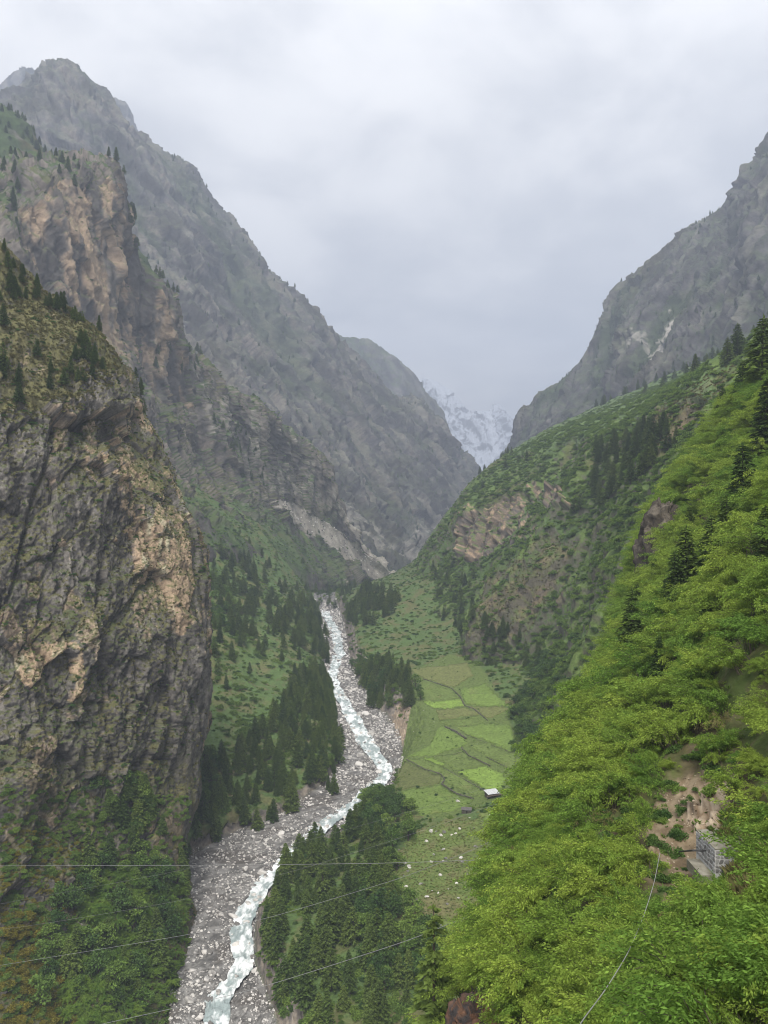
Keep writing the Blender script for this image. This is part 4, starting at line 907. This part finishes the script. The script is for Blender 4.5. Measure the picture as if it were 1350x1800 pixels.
mass('dark_shrubbery', 'dark green shrubbery in hollows of the valley sides', DBUSH, [
    ('green_spurs', 5000, None, lambda p, n, q: spur_ok(p, n, q) * (fbm(p, 55, 3, 710) > .1), 1.4, 3.8), ('valley_floor', 5000, None, left_ok, .9, 3.0), ('valley_floor', 2600, None, rb_ok, .9, 3.2),
    ('rock_wall', 1600, None, lambda p, n, q: (n[:, 2] > .25) * (q[:, 1] > 500), .6, 1.6), ('tan_cliff', 2500, None, ang(.4), 1.5, 4.0), ('green_shoulder', 900, None, None, 2, 4.5),
    ('near_slope', 1500, None, lambda p, n, q: (p[:, 1] > 30) * (p[:, 1] < 260) * (~inpoly(q, CLEAR)) * (p[:, 2] > 40), .5, 1.6)])
mass('ledge_tufts', 'dry olive grass tufts on ledges of the rock wall', TUFT, [
    ('rock_wall', 12000, None, lambda p, n, q: (n[:, 2] > .22) * 1.0, .5, 1.3), ('rock_wall', 2500, [(0, 430), (240, 640), (150, 720), (0, 740)], ang(.3), .6, 1.4),
    ('near_slope', 700, DRY, None, .5, 1.1), ('valley_floor', 2500, MEADOW, None, .25, .6), ('green_spurs', 3000, None, lambda p, n, q: (inpoly(q, BR1) | inpoly(q, BR2)) * 1.0, .8, 1.6)], tilt=.25)
mass('green_tufts', 'green herbs and grass tufts on the rock wall and banks', GTUFT, [
    ('rock_wall', 5000, None, lambda p, n, q: (n[:, 2] > .3) * 1.0, .4, 1.0), ('valley_floor', 3500, None, left_ok, .6, 1.4), ('valley_floor', 1800, MEADOW, None, .3, .7), ('near_slope', 70, DIRT, None, .2, .45), ('near_slope', 5000, None, lambda p, n, q: (p[:, 1] > 28) * (~inpoly(q, CLEAR)) * (p[:, 2] > 40), .4, 1.1)], tilt=.25)
mass('yellow_bushes', 'yellow olive bushes at the bottom of the rock wall', YBUSH, [
    ('rock_wall', 420, [(-20, 1600), (60, 1600), (110, 1700), (140, 1820), (-20, 1850)], None, 1.2, 2.8), ('rock_wall', 500, [(0, 1450), (150, 1480), (130, 1640), (0, 1620)], ang(.3), .5, 1.3), ('rock_wall', 60, [(240, 1500), (330, 1560), (320, 1640)], None, .7, 1.4)])

P, _ = on('rock_wall', 420, [(110, 1590), (180, 1540), (300, 1520), (325, 1600), (290, 1800), (110, 1830)], None, .3); P[:, 2] += .3
scatter('bright_shrubs', 'bright feathery green shrubs between trees at the rock wall foot', [proto('shrub', c) for c, t in BAMB[4:]], P, rng.uniform(2.2, 4.2, len(P)), tilt=.2)
mass('field_growth', 'short crops and weeds on the terraced fields', GTUFT, [('valley_floor', 5200, FIELD_ALL, None, .22, .5)], tilt=.3, sink=-.9)
mass('field_bushes', 'small dark bushes dotted over the terraced fields', DBUSH, [('valley_floor', 70, FIELD_ALL, None, .5, 1.3)], sink=-.2)

# ------------------------------------------------------------------ boulders and gravel
TUC = lambda lo, hi: (lambda p, n, q: (TU > lo) * (TU < hi) * (p[:, 1] < 1250) * (p[:, 1] > 235) * 1.0)
rk_ = Kind()
P, _ = on('valley_floor', 620, None, TUC(4.05, 8.95), .3); S = .55 + 2.4 * rng.random(len(P)) ** 3.2
rk_.add(P, S * np.clip(P[:, 1] / 450, .8, 1.5), ('pale boulder lying in the gravel river bed', 'boulders in the river bed'), 7)
P, _ = on('valley_floor', 150, None, TUC(5.4, 7.6), .3); P[:, 2] = water_z(P[:, 1]) + .2
rk_.add(P, rng.uniform(.7, 1.9, len(P)), ('pale wet boulder standing in the white water', 'boulders in the white water'), 7)
P, _ = on('valley_floor', 70, MEADOW, None, .3); rk_.add(P, rng.uniform(.4, 1.3, len(P)), ('pale boulder on the rough green meadow', 'boulders on the meadow'), 7)
P, _ = on('valley_floor', 40, FIELD_ALL, None, .3); rk_.add(P, rng.uniform(.25, .55, len(P)), ('small pale stone on the terraced fields', 'stones on the fields'), 7)
rk_.build('boulder', 'boulder', [[('rock', m)] for m in ROCKS], 'boulder_field', 'smaller boulders all along the gravel river bed', tilt=.3, hfac=0)
P, _ = on('valley_floor', 24000, None, lambda p, n, q: TUC(3.85, 9.1)(p, n, q) * np.where(fbm(p, 16, 3, 730) > -.15, 1, .25), .35); S = (.20 + .85 * rng.random(len(P)) ** 3.2) * np.clip(P[:, 1] / 420, .85, 1.9)
scatter('gravel', 'grey and white stones of the gravel river bed', [proto('stone', m) for m in ROCKS], P, S, tilt=.4)
P, _ = on('near_slope', 1300, None, lambda p, n, q: (inpoly(q, BANK) | inpoly(q, DIRT)) * 1.0); S = .03 + .16 * rng.random(len(P)) ** 3
plain_mat('tan_stone', (.15, .115, .075), .95, (.36, .30, .22), 1.5, .03, perobj=True)
scatter('rubble', 'loose tan rubble on the dirt bank beside the stone block', [proto('stone', rock_proto(520 + k, 'tan_stone', sub=1)) for k in range(4)], P, S, tilt=.4)
P, _ = on('near_slope', 46, [(1140, 1390), (1300, 1350), (1300, 1440), (1215, 1440), (1200, 1600), (1150, 1600)]); scatter('bank_bushes', 'low bushes overgrowing the dirt bank', [proto('bush', m) for m in BUSH + DBUSH], P, rng.uniform(.35, .95, len(P)), tilt=.2)
P, _ = on('tan_cliff', 1600, CL_SCREE, None); scatter('scree', 'pale scree stones on the slide below the tan cliff', [proto('stone', m) for m in ROCKS], P, .5 + 2.2 * rng.random(len(P)) ** 3, tilt=.4)

# ------------------------------------------------------------------ terraced fields, dry-stone walls, huts
CR = lambda pts: [(600 + x * .2815, 1120 + y * .2815) for x, y in pts]
DULL, MID, BRT, BRN = C(.115, .155, .045), C(.140, .205, .048), C(.190, .285, .055), C(.145, .150, .058)
FIELDS = [
 ('pale brown green field highest of the terraces', BRN, .2, [(430, 200), (560, 190), (780, 158), (825, 240), (700, 312), (500, 252)]),
 ('dull green field left of the highest stone wall', DULL, .1, [(490, 268), (690, 335), (738, 380), (510, 404), (480, 330)]),
 ('bright green strip field above the brown eroded bank', BRT, .2, [(512, 408), (745, 388), (768, 434), (590, 450)]),
 ('green field right of the highest stone wall', MID, .3, [(742, 332), (900, 298), (1000, 395), (1050, 432), (870, 432), (782, 424)]),
 ('brown tipped field below the bushes, right of the stone wall', BRN * 1.05, .1, [(800, 440), (1060, 440), (925, 512), (862, 468)]),
 ('brownish ploughed strip just above the rubble pile', BRN, .25, [(592, 458), (782, 446), (862, 482), (612, 522)]),
 ('narrow grey green strip beside the rubble pile', DULL, .12, [(620, 528), (880, 488), (902, 540), (722, 556), (645, 548)]),
 ('large light green field dotted with dark bushes', MID, .3, [(725, 562), (925, 542), (1060, 560), (1092, 705), (1062, 716), (905, 648), (765, 598)]),
 ('light green field between eroded bank and rubble pile', MID, .15, [(612, 560), (648, 562), (755, 625), (785, 665), (745, 690), (580, 738), (412, 750), (560, 672)]),
 ('dull green field under the long diagonal ditch', DULL * 1.05, .2, [(775, 672), (900, 662), (1090, 732), (1080, 800), (1052, 820), (922, 748)]),
 ('dark green field in the middle of the terraces', DULL * .95, .1, [(582, 752), (755, 722), (800, 762), (908, 802), (722, 832), (652, 790)]),
 ('small bright green strip left of the dark middle field', BRT * .95, .22, [(512, 758), (572, 756), (655, 796), (620, 800)]),
 ('dull green field above the left stone wall', DULL, .1, [(412, 762), (505, 760), (615, 804), (640, 822), (628, 850), (520, 822)]),
 ('brightest green field just above the roofed hut', BRT, .2, [(732, 842), (900, 812), (1012, 850), (1022, 940), (900, 950), (765, 862)]),
 ('dull green field left of the roofed hut', DULL * 1.05, .12, [(645, 822), (740, 862), (898, 962), (858, 1000), (640, 900)]),
 ('grey brown field at the river edge of the terraces', C(.105, .112, .045), .2, [(400, 780), (520, 835), (625, 872), (618, 918), (440, 938), (372, 958), (332, 880)]),
 ('green field lowest of the terraces above the small stone hut', MID * .92, .1, [(372, 966), (620, 926), (722, 992), (822, 1022), (700, 1080), (500, 1112), (430, 1050)]),
 ('light green plot right of the long hedge', MID, .2, [(1110, 830), (1180, 762), (1250, 850), (1122, 880)]),
 ('bright green plot right of the roofed hut', BRT * .85, .1, [(1032, 988), (1100, 902), (1150, 892), (1200, 978), (1052, 1004)]),
 ('green patch of meadow below the roofed hut', MID, .1, [(842, 1092), (1040, 1052), (1050, 1112), (900, 1150)])]
vs = SH['valley_floor']; vnu, vnv = vs['nu'], vs['nv']; vf = gridfaces(vnv, vnu)
fm = vs['p'][vf].mean(1); FJ = 2.2 * np.stack([fbm(fm, 7, 3, 805), fbm(fm, 7, 3, 806)], 1)
for lb, cc, dz, poly in FIELDS:
    cc = cc * .78 + C(.138, .195, .049) * .22
    m = inpoly(vs['q'][vf].mean(1) + FJ, CR(poly)); f = vf[m]
    if len(f) < 4: continue
    ids, inv = np.unique(f, return_inverse=True); V = vs['p'][ids].copy(); f = inv.reshape(f.shape)
    a = fbm(V, 6, 4, 800); b = fbm(V * C(1, .25, 1), 1.6, 3, 801)
    cl_ = cc * (1 + .16 * a + .10 * b)[:, None]; cl_ = mix(cl_, np.tile(BRN * 1.1, (len(V), 1)), sstep(.35, .9, fbm(V, 11, 4, 802)) * .5)
    V[:, 2] += .18 + dz * 1.2 + .10 * fbm(V, 2.5, 3, 803)
    # turned-down rim, so the plot reads as a low terrace
    e = np.concatenate([f[:, [0, 1]], f[:, [1, 2]], f[:, [2, 3]], f[:, [3, 0]]]); key = np.sort(e, 1); _, i0, ct = np.unique(key, axis=0, return_index=True, return_counts=True); be = e[i0[ct == 1]]
    n0 = len(V); V2 = V.copy(); V2[:, 2] -= 1.3
    rim = np.stack([be[:, 1], be[:, 0], be[:, 0] + n0, be[:, 1] + n0], 1)
    o = link('field', pymesh('field', np.concatenate([V, V2]), np.concatenate([f, rim]), 'earth', False, np.concatenate([cl_, np.tile(C(.09, .10, .04), (n0, 1))])))
    tag(o, lb, None, None, 'structure')
def drape(pts, step=1.2):
    P = np.array([at('valley_floor', *p, tol=5) for p in pts]); d = np.concatenate([[0], np.cumsum(np.linalg.norm(np.diff(P, axis=0), axis=1))]); t = np.arange(0, d[-1], step)
    return np.stack([np.interp(t, d, P[:, k]) for k in range(3)], 1)
WALLS = [
 ('long low dark stone wall winding across the lowest fields', .75, [(410, 770), (520, 830), (620, 860), (640, 890), (630, 920), (720, 980), (830, 1015)]),
 ('dark stone wall above the brightest field', .8, [(750, 690), (800, 740), (900, 790), (925, 805)]),
 ('dark stone wall dividing the upper fields', .8, [(510, 260), (600, 290), (690, 320), (740, 370), (770, 430), (830, 450), (910, 522)]),
 ('low stone wall running down to the roofed hut', .5, [(640, 820), (760, 890), (900, 965)]),
 ('curved low stone wall right of the brightest field', .55, [(910, 750), (1000, 800), (1050, 825)]),
 ('long thin stone wall crossing below the large dotted field', .4, [(760, 600), (900, 660), (1060, 720)]),
 ('broad brown rubble pile in the middle of the terraces', 1.3, [(650, 562), (710, 592), (780, 640)]),
 ('thin stone wall at the top of the dark middle field', .35, [(580, 750), (750, 720)]),
 ('thin stone wall under the bright strip field', .35, [(560, 447), (770, 440)]),
 ('short dark wall below the thicket on the right', .5, [(800, 360), (900, 350), (960, 370)])]
for lb, hh, pts in WALLS:
    hh *= .72
    L_ = drape(CR(pts), .75); parts = []
    for k, p in enumerate(L_):
        for j in range(3):
            sz = hh * rnd.uniform(.45, .8); V = np.array([v.co[:] for v in ROCKS[(k + j) % 7].vertices]); a = rnd.uniform(0, 6.28)
            V = V @ np.array([[math.cos(a), math.sin(a), 0], [-math.sin(a), math.cos(a), 0], [0, 0, 1]]) * sz
            parts.append((V + p + np.array([rnd.gauss(0, .35 * hh), rnd.gauss(0, .3), .2 + hh * (.25 + .45 * (j == 2))]), [tuple(f.vertices) for f in ROCKS[(k + j) % 7].polygons]))
    o = link('stone_wall', pymesh('stone_wall', *joinmesh(parts), 'wall_stone')); tag(o, lb, 'stone wall', 'dry stone walls of the fields')

def boxm(x0, x1, y0, y1, z0, z1):
    V = np.array([(x, y, z) for z in (z0, z1) for y in (y0, y1) for x in (x0, x1)], float)
    return V, [(0, 2, 3, 1), (4, 5, 7, 6), (0, 1, 5, 4), (2, 6, 7, 3), (0, 4, 6, 2), (1, 3, 7, 5)]
plain_mat('tin_roof', (.42, .43, .44), .5, (.62, .63, .64), 1.2, metallic=.0); plain_mat('timber', (.06, .045, .032), .9, (.13, .10, .075), 4, .02)
plain_mat('doorway_shade_paint', (.012, .011, .010), 1.0); plain_mat('slate_roof', (.075, .07, .065), .9, (.17, .16, .15), 2.0, .03)  # near-black colour paints the shade inside the hut doorways
hp = at('valley_floor', 866, 1402, tol=5); hut = link('farm_hut', None); hut.location = hp; hut.rotation_euler = (0, 0, .35)
tag(hut, 'dark hut with pale grey sheet roof at the edge of the fields', 'hut')
def stonewall_box(x0, x1, y0, y1, z0, z1, n):
    parts = [boxm(x0, x1, y0, y1, z0, z1)]
    for k in range(n):
        x = rnd.uniform(x0, x1); z = rnd.uniform(z0 + .1, z1 - .1); sz = rnd.uniform(.12, .24); rm = ROCKS[k % 7]; V = np.array([v.co[:] for v in rm.vertices]) * sz
        parts.append((V + np.array([x, rnd.choice((y0, y1)), z]), [tuple(f.vertices) for f in rm.polygons]))
    return joinmesh(parts)
link('wall', pymesh('wall', *stonewall_box(-3.2, 3.2, -2.3, -1.9, 0, 2.2, 60), 'wall_stone'), hut); link('wall', pymesh('wall', *stonewall_box(-3.2, 3.2, 1.9, 2.3, 0, 2.6, 40), 'wall_stone'), hut)
link('wall', pymesh('wall', *boxm(-3.2, -2.8, -1.9, 1.9, 0, 2.4), 'wall_stone'), hut); link('wall', pymesh('wall', *boxm(2.8, 3.2, -1.9, 1.9, 0, 2.4), 'wall_stone'), hut)
link('doorway_shade_panel', pymesh('doorway_shade_panel', *boxm(-.5, .5, -2.36, -2.28, 0, 1.7), 'doorway_shade_paint'), hut)  # black slab on the solid wall, painted shade of an open doorway
for k in range(5):
    x0 = -3.7 + k * 1.48; V, f = boxm(x0, x0 + 1.42, -2.9, 2.7, 0, .07); V[:, 2] += 2.55 + .12 * (V[:, 1] + 2.9) + .02 * (k % 2)
    link('roof_sheet', pymesh('roof_sheet', V, f, 'tin_roof'), hut)
for x in (-4.6, 4.6, 1.6):
    V, f = tube([(x, -3.6, -.5), (x, -3.6, 2.0)], [.11, .09]); link('post', pymesh('post', V, f, 'timber'), hut)
for k in range(9):
    V, f = boxm(-5.0 + k * 1.1, -4.1 + k * 1.1, -4.3, -2.7, 2.0 + .05 * (k % 3), 2.08 + .05 * (k % 3)); link('lean_to_board', pymesh('lean_to_board', V, f, 'timber'), hut)
hp = at('valley_floor', 818, 1428, tol=5); hut = link('stone_hut', None); hut.location = hp; hut.rotation_euler = (0, 0, -.12)
tag(hut, 'small dark stone hut with flat slab roof below the fields', 'hut')
link('wall', pymesh('wall', *stonewall_box(-2.4, 2.4, -1.6, -1.2, -.3, 1.7, 50), 'wall_stone'), hut); link('wall', pymesh('wall', *boxm(-2.4, 2.4, 1.2, 1.6, -.3, 1.9), 'wall_stone'), hut)
link('wall', pymesh('wall', *boxm(-2.4, -2.0, -1.2, 1.2, -.3, 1.8), 'wall_stone'), hut); link('wall', pymesh('wall', *boxm(2.0, 2.4, -1.2, 1.2, -.3, 1.8), 'wall_stone'), hut)
link('doorway_shade_panel', pymesh('doorway_shade_panel', *boxm(-.2, .5, -1.68, -1.6, 0, 1.3), 'doorway_shade_paint'), hut)  # same black slab as painted doorway shade, no real opening behind
for k in range(6):
    V, f = boxm(-2.7 + k * .9, -1.83 + k * .9, -1.9, 1.9, 1.85 + .04 * (k % 2), 1.99 + .04 * (k % 2)); V[:, 2] += .06 * V[:, 1]; link('roof_slab', pymesh('roof_slab', V, f, 'slate_roof'), hut)
p = at('valley_floor', 804, 1411, tol=5); o = thing('boulder', [('rock', ROCKS[2])], p + C(0, 0, .6), 1.15, 'round white boulder beside the small stone hut', 'boulder')

# ------------------------------------------------------------------ cable anchor block, pad, cables
plain_mat('concrete', (.13, .12, .085), .95, (.27, .255, .21), 1.6, .03); plain_mat('mortar', (.46, .455, .44), .9, (.58, .575, .56), 5, .01); plain_mat('masonry_stone', (.17, .165, .158), .85, (.31, .305, .295), 3.0, .02, perobj=True)
plain_mat('cable_steel', (.20, .20, .19), .6, (.28, .28, .27), 2.0); plain_mat('dark_steel', (.035, .035, .036), .55, (.06, .06, .06), 2.0)
bx = W(1224, 1499, 60.0); y1_ = 60.0; y0_ = 56.6; zb_ = bx[2]; zt_ = zb_ + 1.75; x0_ = bx[0]
blk = link('anchor_block', None); blk.location = (x0_, (y0_ + y1_) / 2, zb_); tag(blk, 'squat stone masonry cable anchor block beside the dirt path', 'anchor block')
hy = (y1_ - y0_) / 2; hz = zt_ - zb_
link('core', pymesh('core', *boxm(0, 2.9, -hy, hy, -1.2, hz), 'mortar'), blk)
V, f = boxm(-.02, 3.4, -hy - .02, hy + .02, hz + .003, hz + .08); V[:, 2] += .05 * V[:, 0]; link('cap_slab', pymesh('cap_slab', V, f, 'concrete'), blk)
def stone_face(ax):
    """irregular stones standing proud of the mortar on one face"""
    nx, nz = 9, 5; g = np.random.default_rng(31 + ax); X = np.zeros((nz + 1, nx + 1, 2))
    Wd_ = 2 * hy if ax == 0 else 2.9
    for r in range(nz + 1):
        for c_ in range(nx + 1):
            X[r, c_] = ((c_ + (g.uniform(-.42, .42) if 0 < c_ < nx else 0) + (.4 if r % 2 and 0 < c_ < nx else 0)) / nx * Wd_, (r + (g.uniform(-.32, .32) if 0 < r < nz else 0)) / nz * hz)
    for r in range(nz):
        for c_ in range(nx):
            q = np.array([X[r, c_], X[r, c_ + 1], X[r + 1, c_ + 1], X[r + 1, c_]]); m = q.mean(0)
            poly = []
            for k in range(4):
                a_, b_ = q[k], q[(k + 1) % 4]; poly += [a_ + (b_ - a_) * .22, a_ + (b_ - a_) * .78]
            poly = [m + (t - m) * .80 for t in poly]; dep = g.uniform(.03, .07)
            if ax == 0: ring = lambda s, d: [(-d, t[0] * 1 - hy, t[1]) for t in [m + (u - m) * s for u in poly]]
            else: ring = lambda s, d: [(t[0], -hy - d, t[1]) for t in [m + (u - m) * s for u in poly]]
            V = np.array(ring(1, -.02) + ring(.97, dep * .7) + ring(.75, dep)); n = 8
            fc = [(k, (k + 1) % n, n + (k + 1) % n, n + k) for k in range(n)] + [(n + k, n + (k + 1) % n, 2 * n + (k + 1) % n, 2 * n + k) for k in range(n)] + [tuple(range(2 * n, 3 * n))]
            link('stone', pymesh('stone', V, fc, 'masonry_stone'), blk)
stone_face(0); stone_face(1)
pd = link('concrete_pad', pymesh('concrete_pad', *boxm(-1.05, -.06, -1.75, 1.0, -.9, -.14), 'concrete'), None, blk.location); tag(pd, 'weathered concrete pad at the foot of the anchor block', 'concrete pad')

def wire(pts, r, label, mat='cable_steel', n=70, group='cables strung across the valley'):
    A = np.array(pts, float); P = W(A[:, 0], A[:, 1], A[:, 2]); d = np.concatenate([[0], np.cumsum(np.linalg.norm(np.diff(P, axis=0), axis=1))])
    t = np.linspace(0, len(P) - 1, n); Q = crom(P, t); V, f = tube(Q, [r] * n, 6)
    return tag(link('cable', pymesh('cable', V, f, mat)), label, 'cable', group)
anc = np.array([x0_ - .07, 58.2, zb_ + 1.0]); aq = PX(anc[None])[0]
wire([(-120, 1524, 245), (0, 1522, 232), (330, 1521, 190), (660, 1517.5, 140), (960, 1507, 92), (1180, 1498, 66), (aq[0], aq[1], 58.2)], .036, 'long nearly level cable running from anchor block across the river')
wire([(-80, 1709, 215), (0, 1697, 208), (300, 1648, 172), (460, 1616, 152), (680, 1551, 128), (760, 1522, 120), (830, 1494, 113), (920, 1452, 104)], .032, 'middle slanting cable in front of the pine wood')
wire([(100, 1818, 160), (180, 1800, 152), (430, 1743, 128), (690, 1662, 106), (800, 1620, 98), (850, 1600, 94), (900, 1575, 90)], .034, 'lowest slanting cable crossing the white river')
wire([(-60, 1640, 222), (60, 1626, 210), (310, 1584, 184), (505, 1534, 164), (600, 1506, 154), (760, 1454, 138), (960, 1380, 118)], .016, 'second slanting cable, above the middle one')
wire([(-60, 1600, 236), (60, 1578, 222), (240, 1545, 202), (330, 1527, 192), (500, 1488, 174), (760, 1415, 146), (1010, 1330, 120)], .013, 'highest slanting cable, thin, before the rock wall')
wire([(985, 1870, 23), (1020, 1800, 26), (1065, 1738, 30), (1105, 1672, 35), (1132, 1608, 41), (1150, 1550, 47), (1160, 1499, 54)], .02, 'near pale cable rising steeply past the bamboo', group='near cable')
V, f = joinmesh([tube([tuple(anc + C(.05, 0, 0)), tuple(anc + C(-.5, 0, -.01)), tuple(anc + C(-.9, .06, -.02)), tuple(W(1185, 1498, 65.2))], [.06, .09, .06, .05], 8), tube([tuple(anc + C(-.25, -.12, 0)), tuple(anc + C(-.25, .12, 0))], [.12, .12], 8)])
tag(link('turnbuckle', pymesh('turnbuckle', V, f, 'dark_steel')), 'dark steel turnbuckle gripping the cable at the anchor block', 'turnbuckle')

P = np.stack([x0_ + rng.uniform(1.0, 3.4, 90), rng.uniform(y0_, y1_, 90), np.full(90, zt_ + .1)], 1); P[:, 2] += .05 * (P[:, 0] - x0_)
P2, _ = on('near_slope', 160, [(1268, 1440), (1330, 1430), (1340, 1600), (1275, 1590), (1278, 1540)], None)
scatter('block_grass', 'dry grass growing over the top and side of the anchor block', [proto('grass', m) for m in TUFT + GTUFT], np.concatenate([P, P2]), np.concatenate([rng.uniform(.12, .4, 90), rng.uniform(.4, 1.0, 160)]), tilt=.3)

# ------------------------------------------------------------------ rock outcrops on the near hillside
terrain_mat('outcrop_rock', 1.2, .2, .4)
def outcrop(px, py, wpx, hpx, dD, label, seed, ca, cb):
    c0 = at('near_slope', px, py, 30); D = c0[1]; a = wpx / F * D; b = hpx / F * D
    th, ph = np.meshgrid(np.linspace(0, 2 * math.pi, 110), np.linspace(.02, math.pi - .02, 110)); d = np.stack([np.cos(th) * np.sin(ph), np.sin(th) * np.sin(ph), np.cos(ph)], -1)
    d = np.sign(d) * np.abs(d) ** .8
    P = c0 + d * C(a, a * 1.6, b) * .5 + C(.12, 0, .3) * (d[..., 2:3] * b * .3)
    p = P.reshape(-1, 3); f1, r1, _ = facets(squash(p, (.1, 0, 1), 1.6), a * .5, seed, .8); f2, r2, _ = facets(squash(p, (.2, 0, 1), 1.6), a * .17, seed + 1, .8)
    p2 = p + d.reshape(-1, 3) * (a * .14 * f1 + a * .07 * f2)[:, None]
    nb_ = fbm(p, a * .2, 4, seed); cc = mix(np.tile(ca, (len(p), 1)), np.tile(cb, (len(p), 1)), sstep(.2, .9, r2 + .4 * nb_))
    tag(link('rock_outcrop', pymesh('rock_outcrop', p2, gridfaces(110, 110)[:, ::-1], 'outcrop_rock', False, np.clip(cc, .004, .9))), label, 'rock outcrop')
outcrop(1140, 955, 62, 150, 0, 'tall dark rock outcrop jutting from the bamboo hillside', 900, C(.045, .038, .03), C(.11, .095, .075))
outcrop(836, 1815, 80, 62, 0, 'rusty dark rock outcrop at the bottom of the bamboo hillside', 920, C(.045, .040, .038), C(.12, .065, .04))

# ------------------------------------------------------------------ haze between here and the far mountains
hm = bpy.data.materials.new('haze_air'); hm.use_nodes = True; ht = hm.node_tree; ht.nodes.clear()
ho = N(ht, 'ShaderNodeOutputMaterial'); hv = N(ht, 'ShaderNodeVolumePrincipled'); hv.inputs['Color'].default_value = (.70, .80, 1.0, 1); hv.inputs['Density'].default_value = 1.6e-4; hv.inputs['Anisotropy'].default_value = .0
ht.links.new(hv.outputs[0], ho.inputs['Volume'])
hz_ = link('haze', pymesh('haze', *boxm(-6500, 6500, -600, 12500, -900, 3000))); hz_.data.materials.append(hm); tag(hz_, 'pale blue haze filling the valley air', None, None, 'stuff')
